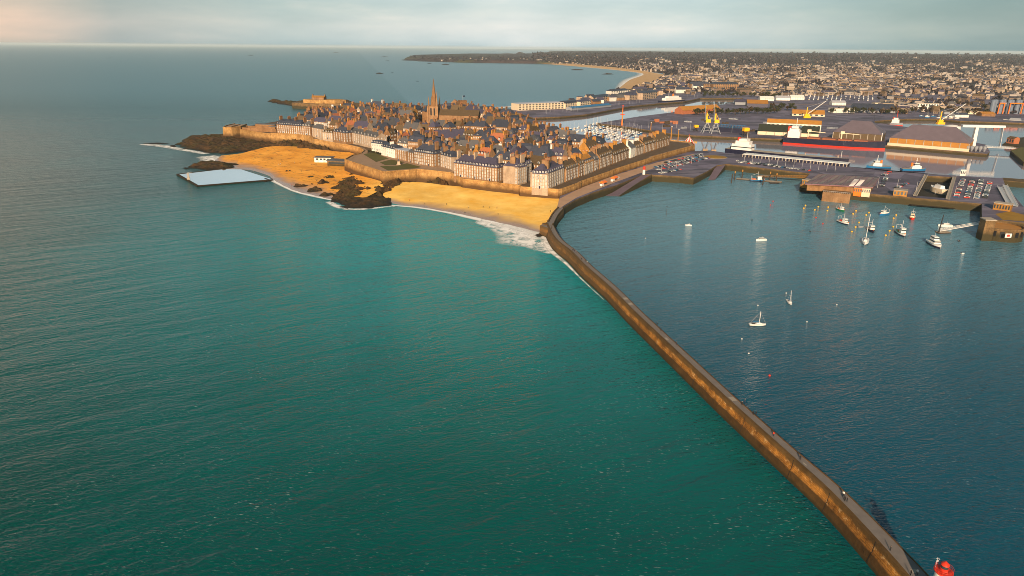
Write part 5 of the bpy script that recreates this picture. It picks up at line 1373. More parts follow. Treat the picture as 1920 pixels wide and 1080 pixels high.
def jib_crane(label, px, py, tx, ty, m=yellow_paint):
    p = G(px, py, 7); t = thing('mobile_crane', label, 'crane', p, 0, None)
    hz = h_at(p.x, p.y, ty) - 7; k = (tx - px) * p.length / F
    MB().box((0, 0, 0), (13, 6, 3.5)).box((-1, 0, 3.5), (8, 5, 4)).build('carriage', m, t)
    mb = MB(); mb.tube((-2, 0, 7), (-1.5, 0, hz * .62), 1.1, .8, n=6); mb.build('tower', m, t)
    mb = MB()
    for s in (-.7, .7): bar(mb, (1, s, 8), (k, s * .3, hz), .5)
    for q in range(9):
        f0, f1 = q / 9, (q + 1) / 9; bar(mb, (1 + (k - 1) * f0, .7 * (1 - f0), 8 + (hz - 8) * f0), (1 + (k - 1) * f1, -.7 * (1 - f1), 8 + (hz - 8) * f1), .3)
    mb.build('jib', white_paint, t)
    mb = MB(); bar(mb, (-1.5, 0, hz * .62), (k, 0, hz), .15); mb.build('cable', steel, t)
jib_crane('yellow mobile crane with long white jib leaning right, behind the open shed', 1513, 221, 1541, 189); jib_crane('yellow mobile crane with long white jib at the far right dock', 1763, 233, 1796, 194)
# blue lattice conveyor
A_ = v2(G(1346, 247, 7)); B_ = v2(G(1394, 250, 7)); d = B_ - A_; L_ = d.length
t = thing('conveyor_shed', 'long dark low structure with blue lattice roof trusses beside the cranes', 'shed', (A_.x, A_.y, 7), math.atan2(d.y, d.x))
MB().box((L_ / 2, 6, 0), (L_, 12, 7)).build('wall', navy_paint, t)
for k in range(9):
    mb = MB(); x = (k + .5) * L_ / 9
    bar(mb, (x - 2, -.3, 7.2), (x, 6, 11), .35); bar(mb, (x, 6, 11), (x - 2, 12, 7.2), .35); bar(mb, (x - 2, -.2, 7.3), (x - 2, 12, 7.3), .3); bar(mb, (x, 6, 11), (x + L_ / 9, 6, 11), .3); mb.build('truss', blue_paint, t)

plum_roof = plain('plum_roof', (.125, .10, .125), .55, .25, .15, .1)
# ---- warehouses on the platform
shed('open fronted dark bulk store with white ribs, under an orange roofed hall', (1420, 252), (1535, 258), 7, 245, 30, cream_paint, plain('dark_green_sheet', (.030, .034, .024), .6, .3, .2), 'warehouse', 'bulk_store', 7, 'gable', 232, concrete)
block('tall hall with rusty orange roof behind the dark bulk store', (1436, 244), (1538, 249), 7, 229, 16, white_wall, roof_orange, 'gable', 222, 12, 1, 'warehouse', 'warehouse', None)
shed('dark warehouse with purple hipped roof behind the cargo ship', (1560, 262), (1652, 268.5), 7, 247, 46, slate_brown, plum_roof, 'warehouse', 'warehouse', 7, 'hip', 224, concrete)
t = shed('warehouse with purple hipped roof and mustard bays at the platform end', (1666, 272), (1815, 284), 7, 258, 50, roof_orange, plum_roof, 'warehouse', 'warehouse', 9, 'hip', 231, concrete)
A_ = v2(G(1665, 272.6, 7)); B_ = v2(G(1818, 285, 7)); W_ = (B_ - A_).length
MB().box((W_ / 2 - 1, -2.6, 0), (W_, 3.2, 3.6)).build('loading_bank', cream_paint, t)
pp = G(1783, 249, 7); t = thing('storage_tank', 'squat white cylindrical tank behind the mustard bayed warehouse', 'tank', pp)
MB().lathe((0, 0, 0), [(12, 0), (12, 10), (6, 12), (.5, 12.6)], 28).build('shell', white_paint, t, smooth=False); MB().box((12.3, 0, 0), (.6, 2, 10.6)).build('ladder', steel, t)
pp = G(1823, 275, 7); t = thing('loading_gantry', 'white loading gantry with long top beam and slanted leg at the platform end', 'gantry', pp, R(-7))
hz = 27
MB().box((0, 0, 0), (5, 6, hz), top=.7).build('leg', white_paint, t); MB().box((8, 0, hz - 1), (54, 5, 3)).build('beam', white_paint, t)
mb = MB(); bar(mb, (33, -1.5, hz), (34.5, -1.5, 0), .5); bar(mb, (33, 1.5, hz), (34.5, 1.5, 0), .5); mb.build('strut', steel, t)
gangway('white swing bridge joining the platform to the right bank', (1848, 275.5, 8.5), (1902, 278, 8.5), 9, white_paint, 'swing_bridge')
pp = G(1829, 284, 7); t = thing('hopper_row', 'row of dark conical hoppers on the platform end', 'hopper', pp, R(-10))
for k in range(5): MB().lathe((k * 5 - 10, 0, 0), [(.8, 0), (2.3, 4), (2.3, 6.5), (.6, 7.4)], 10).build('bin', grey_paint, t)
pp = G(1893, 263, 7); block('small brick cabin on the right bank platform', (1886, 268), (1900, 270), 4, 258, 10, roof_red, slate_brown, 'gable', 255, 3, 1, 'building', 'bank_cabin', None)
MBq = MB(); MBq.prism([v2(G(x, y, 5)) for x, y in ((1880, 269), (1930, 276), (1990, 262), (1990, 250), (1896, 258))], -3, 4); tag(MBq.build('bank', [harbour_stone]), kind='structure')
# orange roofed stores, silos etc. on the far side of the platform
block('long store with rusty orange roof in front of dark trees', (1280, 214.5), (1350, 210), 7, 207, 22, roof_red, roof_orange, 'gable', 199.5, 0, 1, 'warehouse', 'warehouse', None)
block('purple sheeted shed right of the far dock water', (1378, 196), (1402, 196.5), 7.3, 191, 26, grey_paint, slate_purple, 'gable', 185, 0, 1, 'warehouse', 'warehouse', None)
block('big gabled store with bright orange roof and blue end', (1400, 200), (1440, 201), 7.3, 193.5, 34, slate_purple, roof_orange, 'gable', 186.5, 0, 1, 'warehouse', 'warehouse', None)
block('orange roofed store with cream wall behind the open shed', (1485, 217), (1546, 219), 7, 212.5, 24, cream_paint, roof_orange, 'gable', 205, 6, 1, 'warehouse', 'warehouse', None)
block('white flat store behind the purple roofed warehouse', (1562, 211.5), (1602, 211.5), 7.3, 203.5, 20, white_wall, concrete, 'flat', None, 0, 1, 'warehouse', 'warehouse', None)
block('wide blue grey roofed shed in front of the far town', (1602, 210), (1680, 212), 7.3, 206, 50, grey_paint, slate, 'gable', 193.5, 0, 1, 'warehouse', 'warehouse', None)
block('white office block with a row of windows behind the right dock', (1718, 205), (1759, 205.5), 7.3, 194, 18, white_wall, concrete, 'flat', None, 8, 2, 'building', 'office_block', None)
block('pale long store left of the white office block', (1683, 203), (1717, 204), 7.3, 195, 20, cream_paint, concrete, 'flat', None, 0, 1, 'warehouse', 'warehouse', None)
block('tan apartment block with many windows in the far port district', (1681, 192.5), (1722, 193), 7.5, 183, 18, granite, slate, 'flat', None, 12, 3, 'building', 'apartment_block', None)
t = thing('silo_group', 'cluster of tall blue grey silos with orange lifting frames at far right', 'silo', G(1858, 213, 7))
for k in range(11): MB().lathe((k * 8.5, (k % 2) * 6, 0), [(4.6, 0), (4.6, 26), (3, 28), (.4, 28.6)], 14).build('silo', plain('silo_blue', (.13, .16, .22), .5, .15, .2) if k == 0 else bpy.data.materials['silo_blue'], t)
for x, wd in ((14, 10), (44, 26)):
    mb = MB(); mb.box((x - wd / 2, -7, 0), (1.6, 1.6, 22)); mb.box((x + wd / 2, -7, 0), (1.6, 1.6, 22)); mb.box((x, -7, 20.5), (wd + 1.6, 1.8, 2.2)); mb.build('frame', orange_paint, t)
for k in range(9):
    px = (1425, 1455, 1482, 1840, 1815, 1790, 1770, 1560, 1640)[k]; py = (189, 188, 187, 218, 214, 220, 214, 197, 198)[k]
    nm, wl, rf = (('white arched shed', white_wall, white_paint), ('pale grey shed', white_wall, zinc), ('white boat hall', white_wall, white_paint), ('brown store', brown_wall, roof_orange), ('cream office', cream_paint, concrete), ('white dock house', white_wall, slate), ('grey workshop', grey_paint, slate_grey), ('white long store', white_wall, zinc), ('tan long store', cream_paint, concrete))[k]
    block('%s %s' % (nm, ('behind the bright orange roof', 'right of the white arched shed', 'beside the far marina', 'in front of the blue silos', 'left of the brown store', 'facing the right dock water', 'above the right dock water', 'behind the wide blue grey shed, left one', 'behind the wide blue grey shed, right one')[k]), (px, py), (px + 26, py + .4), 7.3, py - 5, 20, wl, rf, 'gable' if k not in (4, 8) else 'flat', py - 9, 0, 1, 'shed', 'shed', None)
# circus tent, roundabout
pp = G(1291, 272.5, 7); t = thing('fairground_tent', 'small red and white striped round tent behind the terrace bastion', 'tent', pp)
mb = MB(); n = 16; ring = [(8 * math.cos(6.283 * k / n), 8 * math.sin(6.283 * k / n), 3) for k in range(n)]; mb.v += ring + [(0, 0, 12)] + [(x, y, 0) for x, y, z in ring]
for k in range(n):
    mb.f.append([k, (k + 1) % n, n]); mb.m.append(k % 2); mb.f.append([n + 1 + k, n + 1 + (k + 1) % n, (k + 1) % n, k]); mb.m.append((k + 1) % 2)
mb.build('canopy', [white_paint, red_paint], t); MB().tube((0, 0, 11.5), (0, 0, 15), .15).build('pole', red_paint, t)
rc = G(1341, 294.5, 7.02); mb = MB(); mb.lathe((rc.x, rc.y, 7.0), [(14, 0), (14, .18), (13.4, .2), (2, .9)], 36, [0, 0, 1, 1]); o = mb.build('roundabout', [concrete, bpy.data.materials['dry_grass']]); tag(o, 'oval traffic roundabout with yellow grass by the inner dock', 'roundabout')
for x, y, t_, lb in ((1220, 245, 239, 'tall ochre pole behind the last harbour houses, leftmost of three'), (1257, 272, 238, 'tall ochre pole by the terrace bastion, middle of three'), (1270.5, 270, 243, 'tall ochre pole by the terrace bastion, rightmost of three')):
    p = G(x, y, 6); hz = h_at(p.x, p.y, t_) - 6; q = thing('mooring_mast', lb, 'pole', (p.x, p.y, 0), 0, 'tall poles by the inner dock'); MB().tube((0, 0, 0), (0, 0, max(12, hz) + 6), .9, .5, n=8).build('post', roof_orange, q); MB().box((0, 0, max(12, hz) + 6), (1.6, 1.6, 1)).build('head', steel, q)
bp = thing('beacon_mast', 'red lattice mast standing near the marina behind the old town', 'mast', G(1166, 235, 7)); hz = h_at(*G(1166, 235, 7)[:2], 199) - 7
MB().tube((0, 0, 0), (0, 0, hz), 1.6, .5, n=4).build('mast', orange_paint, bp); MB().box((0, 0, hz * .55), (7, 1.4, 1.4)).box((0, 0, hz), (2, 2, 1.5)).build('platform', red_paint, bp)
for k in range(6):
    q = G(1224 + k * 8.5 + rnd.uniform(-2, 2), 231 + rnd.uniform(-2.0, 2.5), 7)
    t = thing('freight_container', '%s freight container, %s from the left on the dark dock platform' % ('rusty red' if k % 3 else 'brown', ORD[k]), 'container', q, R(rnd.uniform(-25, 25)), 'containers on the dock platform')
    cm_ = roof_red if k % 3 else wood_mat; n_ = 1 + (k % 2)
    MB().box((0, 0, 0), (9, 3, 2.8 * n_)).build('box', cm_, t); MB().box((4.55, 0, .2), (.1, 2.7, 2.8 * n_ - .4)).build('door', wood_mat, t)

# lamp posts along the quays
def lamp(px, py, lb, z=Z7):
    t = thing('street_lamp', lb, 'street lamp', G(px, py, z), rnd.uniform(0, 6.28), 'lamp posts on the quays')
    MB().tube((0, 0, 0), (0, 0, 10), .16, .10, n=6).build('pole', steel, t)
    mb = MB(); mb.tube((0, 0, 9.9), (1.6, 0, 10.3), .08, n=5); mb.box((1.9, 0, 10.2), (.9, .4, .2)); mb.build('lamp_head', grey_paint, t)
for k in range(12): lamp(1395 + k * 15.5, 303.5 + k * 1.62, 'lamp post, %s from left among the cars of the long quay lot' % ORD[k])
for k in range(6): lamp(1240 + k * 14, 322 - k * 3.6, 'lamp post, %s from left in the slipway car lot' % ORD[k])
for k in range(6): lamp(1645 + k * 36, 352 + k * 4.2, 'lamp post, %s from left along the pier right of the terminal' % ORD[k])
for k in range(10): lamp(1190 + k * 26, 236 + k * 1.4 + (k % 3) * 3, 'lamp post, %s from left on the dark dock platform' % ORD[k])
# goods stacked on the dock platform
for k, (x, y) in enumerate(((1410, 246), (1440, 231), (1360, 232), (1290, 229), (1322, 226), (1560, 241), (1640, 251), (1375, 224), (1250, 238), (1282, 241))):
    t = thing('goods_stack', '%s of sacks and timber, %s from left on the dock platform' % (('brown stack', 'grey stack')[k % 2], ORD[k]), 'stack', G(x, y, Z7), R(rnd.uniform(-40, 40)), 'goods stacked on the dock platform')
    mb = MB(); w_ = rnd.uniform(10, 22)
    for q in range(4): mb.box((w_ * (q - 1.5) / 4, rnd.uniform(-1, 1), 0), (w_ / 4.4, rnd.uniform(3, 6), rnd.uniform(1.5, 3.2)), top=.9)
    mb.build('pile', (wood_mat, grey_paint)[k % 2], t)
# ================================================================ cars, small boats in rows, people
def car_mesh(m, van=False):
    mb = MB(); L_, Wd = (5.4, 2.1) if van else (4.4, 1.8)
    mb.box((0, 0, .32), (L_, Wd, .62), mi=0, top=.97)
    if van: mb.box((-.3, 0, .94), (L_ * .86, Wd * .95, 1.25), mi=0, top=.93); mb.box((1.7, 0, 1.25), (1.2, Wd * .93, .6), mi=1, top=.9)
    else:
        mb.box((-.15, 0, .94), (L_ * .56, Wd * .9, .5), mi=1, top=.78); mb.box((-.15, 0, 1.40), (L_ * .44, Wd * .70, .06), mi=0)
    for x in (-L_ * .31, L_ * .31):
        for y in (-Wd / 2, Wd / 2): mb.tube((x, y - .1, .33), (x, y + .1, .33), .33, n=8, mi=2)
    return mb.mesh('car', [m, glass, black_paint])
CP = [('white', white_paint), ('white', white_paint), ('silver', steel), ('grey', grey_paint), ('black', black_paint), ('black', black_paint), ('dark blue', navy_paint), ('red', red_paint), ('blue', blue_paint), ('silver', steel)]
CARS = [(n, car_mesh(m)) for n, m in CP]
VAN = car_mesh(white_paint, True)
cr = random.Random(11); ncar = 0
def car_row(a, b, where, step=2.75, skip=.08, z=7.02, turn=math.pi / 2):
    global ncar
    A_ = v2(G(a[0], a[1], z)); B_ = v2(G(b[0], b[1], z)); d = B_ - A_; n = max(1, int(d.length / step)); ang = math.atan2(d.y, d.x); k2 = 0
    for k in range(n):
        if cr.random() < skip: continue
        if ncar >= 296: return
        nm, me = cr.choice(CARS); p = A_.lerp(B_, (k + .5) / n)
        o = link('parked_car', me, None, (p.x + cr.uniform(-.3, .3), p.y + cr.uniform(-.3, .3), z), ang + turn + cr.uniform(-.06, .06) + (math.pi if cr.random() < .5 else 0))
        tag(o, '%s car, %s from left %s' % (nm, ORD[min(29, k2)].replace(' ', '-') if k2 < 30 else 'far right', where), 'car', 'cars parked around the quays'); ncar += 1; k2 += 1
car_row((1792, 371), (1806, 337), 'in the first line beside the dry dock', 3.1, .25)
car_row((1812, 373), (1824, 338), 'in the second line right of the dry dock', 3.1, .15)
car_row((1830, 374), (1840, 338), 'in the third line right of the dry dock', 3.1, .2)
car_row((1846, 372), (1856, 342), 'in the last line before the lock bridges', 3.1, .15)
car_row((1653, 350), (1662, 332), 'in the short line right of the terminal', 3.4, .4)
car_row((1680, 353), (1700, 344), 'in the pale group behind the tan hut', 3.2, .3)
car_row((1655, 330), (1670, 322), 'by the tug quay', 3.0, .2)
car_row((1237, 325.5), (1276, 318), 'in the slipway lot, front line', 2.8, .1)
car_row((1232, 319), (1328, 296.5), 'in the slipway lot, second line', 2.8, .08)
car_row((1228, 314.5), (1320, 292.5), 'in the slipway lot, third line', 2.8, .08)
car_row((1247, 305.5), (1316, 289), 'in the slipway lot, back line', 2.8, .12)
car_row((1384, 304.5), (1520, 320.5), 'in the front line of the long quay lot', 2.9, .1)
car_row((1380, 302), (1540, 320.6), 'in the second line of the long quay lot', 3.1, .1)
car_row((1384, 299.6), (1565, 320.6), 'in the third line of the long quay lot', 3.4, .1)
car_row((1384, 297.3), (1585, 319.6), 'in the fourth line of the long quay lot', 3.7, .1)
car_row((1388, 295.4), (1580, 316.6), 'in the back line of the long quay lot', 3.8, .1)
print('cars', ncar)
car_row((1108, 352), (1130, 344), 'on the quay below the straight rampart', 5.4, .1, turn=0)
for k, (x, y, m, lb) in enumerate(((1129, 349, 0, 'white van at the near end of the quay road under the ramparts'), (1149, 340, 0, 'white van between two orange market awnings on the quay road'), (1158, 335.5, 0, 'white van behind the orange awnings on the quay road'))):
    p = G(x, y, 7.02); tag(link('van', VAN, None, p, R(58)), lb, 'van', 'vans on the quay road')
for k, (x, y, lb) in enumerate(((1131, 347, 'near orange market awning on the quay road'), (1152, 338, 'far orange market awning on the quay road'))):
    p = G(x, y, 7.02); t = thing('market_awning', lb, 'awning', p, R(58), 'orange awnings on the quay road')
    mb = MB(); mb.box((0, 0, 2.4), (9, 4.5, .5)); mb.add([(-4.5, -2.25, 2.9), (4.5, -2.25, 2.9), (4.5, 2.25, 2.9), (-4.5, 2.25, 2.9), (-3.5, 0, 4.2), (3.5, 0, 4.2)], [(0, 1, 5, 4), (1, 2, 5), (2, 3, 4, 5), (3, 0, 4)]); mb.build('canopy', orange_paint, t)
    mb = MB()
    for a in (-4.2, 4.2):
        for b in (-2, 2): bar(mb, (a, b, 0), (a, b, 2.4), .1)
    mb.build('frame', steel, t)
p = G(1207, 327, 7); t = thing('harbour_light', 'small white and red light tower at the head of the near slipway', 'light tower', p)
MB().lathe((0, 0, 0), [(1.5, 0), (1.3, 5)], 12).build('tower', white_paint, t); MB().lathe((0, 0, 5), [(1.5, 0), (1.5, 2), (.9, 3.2), (.2, 3.6)], 12).build('lantern', red_paint, t)

# marina boats seen between the town roofs and the dock
def small_boat_mesh(m):
    me = hull_mesh(9.5, 3.1, 1.3, (m, m, white_paint)); return me
MBOATS = [('white', small_boat_mesh(white_paint)), ('blue', small_boat_mesh(blue_paint)), ('cream', small_boat_mesh(cream_paint)), ('dark', small_boat_mesh(navy_paint)), ('white', small_boat_mesh(white_paint))]
mb = MB(); mb.box((.6, 0, 1.25), (3.4, 1.7, .7), top=.8); CABM = mb.mesh('cabin', white_paint)
mb = MB(); mb.tube((.8, 0, 1.3), (.8, 0, 13.5), .13, .10, n=5); MASTM = mb.mesh('mast', steel)
def marina(a, b, c, d, rows, cols, where, group, z=WZ, skip=.12, ang=0.0):
    A_, B_, C_, D_ = [v2(G(x, y, z)) for x, y in (a, b, c, d)]
    for r in range(rows):
        k2 = 0
        for k in range(cols):
            if cr.random() < skip: continue
            f, g = (k + .5) / cols, (r + .5) / rows
            p = A_.lerp(B_, f).lerp(D_.lerp(C_, f), g)
            nm, me = cr.choice(MBOATS)
            t = thing('yacht', '%s yacht, %s from left in %s line of %s' % (nm, ORD[min(29, k2)].replace(' ', '-'), ORD[r], where), 'yacht', (p.x, p.y, z), ang + cr.uniform(-.1, .1) + (math.pi if r % 2 else 0), group)
            link('hull', me, t); link('cabin', CABM, t)
            if cr.random() < .75: link('mast', MASTM, t)
            k2 += 1
for k in range(4):                                               # finger pontoons
    x = 1060 + k * 34
marina((1062, 243), (1170, 270), (1208, 250), (1120, 230), 8, 13, 'the near marina', 'yachts in the near marina', ang=R(60))
marina((1020, 219), (1085, 214), (1090, 211), (1020, 214), 3, 9, 'the far marina', 'yachts in the far marina', ang=R(40))
marina((1150, 204.5), (1200, 197), (1204, 195.5), (1150, 201), 2, 8, 'the dock by the pale blocks', 'yachts below the pale blocks', ang=R(30))
marina((1285, 188), (1310, 186), (1312, 184.5), (1285, 186), 2, 4, 'the head of the far dock', 'yachts at the head of the far dock', ang=R(30))
marina((1470, 187), (1640, 190), (1640, 180), (1475, 178), 6, 20, 'the yacht basin behind the platform', 'yachts in the basin behind the platform', z=7.6, skip=.2, ang=R(70))
marina((1700, 221), (1800, 223.5), (1800, 219), (1700, 216), 2, 9, 'the yard by the right dock', 'yachts in the yard by the right dock', z=7.4, skip=.2, ang=R(10))

# ---- people
def person_mesh(coat, legs, stride=.25, arm=.2, name='person'):
    """one continuous skinned figure, about 1.72 m"""
    J = [(0, 0, .94), (0, 0, 1.16), (0, 0, 1.38), (0, .01, 1.50), (0, .03, 1.62), (0, .02, 1.71),
         (-.19, 0, 1.38), (-.25, -arm * .5, 1.12), (-.24, arm * .6 + .02, .88), (.19, 0, 1.38), (.25, arm * .5, 1.12), (.24, -arm * .5 + .05, .88),
         (-.10, 0, .90), (-.11, stride * .55, .50), (-.11, stride * .4, .08), (-.11, stride * .4 + .15, .04), (.10, 0, .90), (.11, -stride * .3, .50), (.11, -stride * 1.0, .10), (.11, -stride * 1.0 + .14, .04)]
    E_ = [(0, 1), (1, 2), (2, 3), (3, 4), (4, 5), (2, 6), (6, 7), (7, 8), (2, 9), (9, 10), (10, 11), (0, 12), (12, 13), (13, 14), (14, 15), (0, 16), (16, 17), (17, 18), (18, 19)]
    rad = [.16, .15, .17, .07, .105, .08, .075, .06, .045, .075, .06, .045, .10, .07, .05, .045, .10, .07, .05, .045]
    me = bpy.data.meshes.new('person_skeleton'); me.from_pydata(J, E_, [])
    o = bpy.data.objects.new('person_skeleton', me); COL.objects.link(o)
    md = o.modifiers.new('skin', 'SKIN'); md.use_smooth_shade = True
    for i, v in enumerate(me.skin_vertices[0].data): v.radius = (rad[i], rad[i] * (.72 if i < 3 else 1)); v.use_root = (i == 0)
    o.modifiers.new('sub', 'SUBSURF').levels = 1
    dg = bpy.context.evaluated_depsgraph_get(); out = bpy.data.meshes.new_from_object(o.evaluated_get(dg)); out.name = name
    bpy.data.objects.remove(o)
    out.materials.clear()
    for m in (coat, legs, skin_mat, hair_mat): out.materials.append(m)
    for p in out.polygons:
        z = p.center.z; x = abs(p.center.x)
        p.material_index = 1 if z < .90 and x < .2 else 2 if (z > 1.50 and p.center.y > .03 and z < 1.66) or (z < .93 and x > .2) else 3 if z > 1.5 else 0
    return out
COATS = [('black', black_paint), ('navy', navy_paint), ('grey', grey_paint), ('red', red_paint), ('white', white_paint), ('brown', wood_mat)]
PM = [(n, person_mesh(m, navy_paint if i % 2 else black_paint, (.05, .3, .2)[i % 3], (.05, .25, .15)[i % 3])) for i, (n, m) in enumerate(COATS)]
def person(px, py, z, where, ci=None, group=None, rot=None):
    n, me = PM[ci if ci is not None else cr.randrange(len(PM))]; p = G(px, py, z)
    o = link('person', me, None, p, cr.uniform(0, 6.28) if rot is None else rot)
    return tag(o, 'person in %s coat %s' % (n, where), 'person', group)
def on_jetty(px, py):                                            # height of the walk under that sight line
    best = None
    for i in range(nJ):
        h = jh(i) - .85; p = G(px, py, h); d = (v2(p) - JL[i]).length
        if best is None or d < best[0]: best = (d, h)
    return best[1]
for x, y, c, lb in ((1581, 930, 4, 'standing alone near the jetty edge, above a dark pair'), (1583.5, 940, 0, 'left of a close pair on the jetty near the bright stain'), (1588, 941, 0, 'right of a close pair on the jetty near the bright stain'),
                    (1669, 1033, 0, 'by the jetty parapet a little short of the lighthouse'), (1707, 1079, 0, 'left of two at the jetty head by the lighthouse'), (1719, 1077, 4, 'right of two at the jetty head by the lighthouse'),
                    (1391, 760, 0, 'left of a pair halfway along the jetty'), (1396, 756, 1, 'right of a pair halfway along the jetty'), (1412, 778, 0, 'left of the lower pair halfway along the jetty'), (1417, 779, 0, 'right of the lower pair halfway along the jetty'),
                    (1500, 862, 0, 'alone at the jetty edge below the halfway pairs'), (1232, 611, 0, 'by the pale slab on the upper jetty'), (1239, 621, 0, 'a few steps below the pale slab on the jetty'), (1268, 647, 5, 'alone beyond the pale slab on the jetty'),
                    (1074, 471, 0, 'left of three on the jetty just past the bend'), (1077, 472, 1, 'middle of three on the jetty just past the bend'), (1080, 474, 2, 'right of three on the jetty just past the bend'), (1098, 492, 5, 'left of a pair below the jetty bend'), (1101, 494, 4, 'right of a pair below the jetty bend'), (1090, 487, 0, 'alone between two groups below the jetty bend'),
                    (1026, 416, 0, 'at the left side of the jetty bend'), (1027.5, 420, 2, 'standing at the jetty bend'), (1032, 398, 0, 'at the top of the jetty bend'), (1450, 818, 3, 'by the parapet between the jetty pairs')):
    person(x, y, on_jetty(x, y), lb, c, 'people strolling on the jetty')
for k in range(30):
    x, y = ((760 + cr.uniform(0, 240), 0) if k % 3 == 0 else (cr.uniform(470, 640), 0))
    y = cr.uniform(372, 392) + (x - 760) * .09 if k % 3 == 0 else cr.uniform(300, 345) + (x - 500) * .08
    z = 3.0
    # stand on the sand
    d_ = CM3 @ Vector(((x - 960) / F, -(y - 540) / F, -1.0)); bpy.context.view_layer.update()
    hit = None
    for nm_ in ('beach', 'beach.001', 'beach.002'):
        ob = bpy.data.objects.get(nm_); r_ = ob.ray_cast(Vector((0, 0, H)), d_.normalized())
        if r_[0]: hit = r_[1]; break
    if hit is None: continue
    n, me = PM[cr.randrange(len(PM))]
    o = link('person', me, None, hit, cr.uniform(0, 6.28))
    tag(o, 'person in %s coat on the %s beach, %s' % (n, 'second' if k % 3 == 0 else 'first', ('%s spot from the left' % ORD[k])), 'person', 'people walking on the beaches')

# beach club beside the lawns
bc = G(590, 301, 6); t = thing('beach_club', 'low white beach club with grey flat roof on the orange sand', 'building', bc, R(-8))
MB().box((9, 6, -3), (20, 9, 6.2)).build('wall', white_wall, t); MB().box((9, 6, 3.2), (22, 11, .5)).build('roof', slate_grey, t)
for k in range(4): MB().box((2.5 + k * 4.4, 1.4, .6), (2.6, .2, 1.8)).build('window', glass, t)
bc = G(616, 307, 6); t = thing('beach_terrace', 'grey roofed terrace block between beach club and lawn bastion', 'building', bc, R(-12))
MB().box((12, 8, -4), (28, 14, 7)).build('wall', harbour_stone, t); MB().box((12, 8, 3), (30, 15.5, .6)).build('roof', slate_grey, t)
MB().box((12, .3, .2), (24, .2, 1.8)).build('window', glass, t)

# ================================================================ the far town and its trees
bpy.context.view_layer.update()
fr = random.Random(33)
FH = []
def far_mesh(wl, rf, W_, D, e, r, kind):
    mb = MB(); mb.box((W_ / 2, D / 2, -4), (W_, D, e + 4), mi=0, bottom=False)
    if kind == 'gable':
        for x in (.01, W_ - .01): mb.add([(x, 0, e), (x, D, e), (x, D / 2, r)], [(0, 1, 2)] if x > 1 else [(2, 1, 0)], 0)
    roof_shape(mb, W_, D, e, r, kind, .3, 1)
    n = max(2, int(W_ / 4))
    for c in range(n): mb.box(((c + .5) * W_ / n, -.06, e * .3), (1.4, .14, e * .3), mi=2)
    mb.box((W_ * .85, D / 2, r - 1.5), (1.2, 2, 2.8), mi=0)
    return mb.mesh('house', [wl, rf, glass])
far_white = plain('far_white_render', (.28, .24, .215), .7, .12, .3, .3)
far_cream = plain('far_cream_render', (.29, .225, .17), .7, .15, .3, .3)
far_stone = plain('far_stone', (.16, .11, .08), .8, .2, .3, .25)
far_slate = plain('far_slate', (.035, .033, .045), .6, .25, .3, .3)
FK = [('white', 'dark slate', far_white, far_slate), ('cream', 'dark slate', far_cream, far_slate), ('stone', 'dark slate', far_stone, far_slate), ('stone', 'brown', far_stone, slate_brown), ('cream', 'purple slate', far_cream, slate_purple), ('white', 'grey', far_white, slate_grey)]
FM = []
for a, b, wl, rf in FK:
    for W_, D, e, r, kd, nm in ((11, 9, 6, 10.5, 'gable', 'house'), (15, 10, 8, 13, 'gable', 'tall house'), (12, 10, 7, 11, 'hip', 'villa'), (30, 12, 9, 13, 'gable', 'terrace'), (34, 16, 13, 14, 'flat', 'flat roofed block')):
        FM.append((far_mesh(wl, rf, W_, D, e, r, kd), a, b, nm))
county = bpy.data.objects['countryside']; wfront = bpy.data.objects['waterfront']
far_sand = bpy.data.objects['far_beach']
def on_land(px, py):
    d_ = (CM3 @ Vector(((px - 960) / F, -(py - 540) / F, -1.0))).normalized(); best = None
    for ob in (county, wfront, far_sand):
        r_ = ob.ray_cast(Vector((0, 0, H)), d_)
        if r_[0] and r_[2].z > .6 and (best is None or r_[1].length < best[0].length): best = (r_[1], ob)
    return best[0] if best and best[1] is not far_sand else None
mass = MB(); mass_m = []; nfar = 0; spots = []
BANDS = [(1255, 1990, 165, 178, 300), (1130, 1990, 150, 166, 950), (1200, 1990, 137, 152, 1500), (1150, 1990, 124, 138, 1500), (1030, 1990, 112, 126, 1000), (980, 1990, 105, 113, 220), (1640, 1960, 178, 214, 240), (1400, 1660, 165, 180, 190), (1170, 1250, 129, 136, 120), (820, 1100, 109, 118, 40)]
LAND = ('above the beach', 'behind the barracks pair', 'beyond the yacht basin', 'past the white office', 'on the slope right of centre', 'near the right horizon')
for x0, x1, y0, y1, cnt in BANDS:
    for k in range(cnt):
        px = fr.uniform(x0, x1); py = fr.uniform(y0, y1)
        dens = mnoise.noise(Vector((px * .018, py * .09, 2)))
        if dens < -.18 and fr.random() < .85: continue
        p = on_land(px, py)
        if p is None or p.y < 1400: continue
        spots.append((p, px))
spots.sort(key=lambda t: t[0].length)
for p, px in spots:
    i = fr.randrange(len(FM)); 
    if FM[i][3] in ('terrace', 'flat roofed block') and fr.random() < .55: i = fr.randrange(len(FM))
    me, a, b, nm = FM[i]
    s = fr.uniform(.7, 1.05); ang = fr.choice((R(-31), R(58), R(10), R(-75))) + fr.uniform(-.2, .2)
    if nfar < 290 and p.length < 3200:
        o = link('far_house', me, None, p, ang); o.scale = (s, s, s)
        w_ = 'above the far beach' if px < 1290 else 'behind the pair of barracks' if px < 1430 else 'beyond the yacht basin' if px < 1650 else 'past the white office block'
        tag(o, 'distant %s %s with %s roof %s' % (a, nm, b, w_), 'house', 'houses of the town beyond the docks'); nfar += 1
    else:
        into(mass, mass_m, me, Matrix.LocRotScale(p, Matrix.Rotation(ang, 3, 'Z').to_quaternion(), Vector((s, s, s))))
tag(mass.build('distant_town', mass_m), kind='stuff')
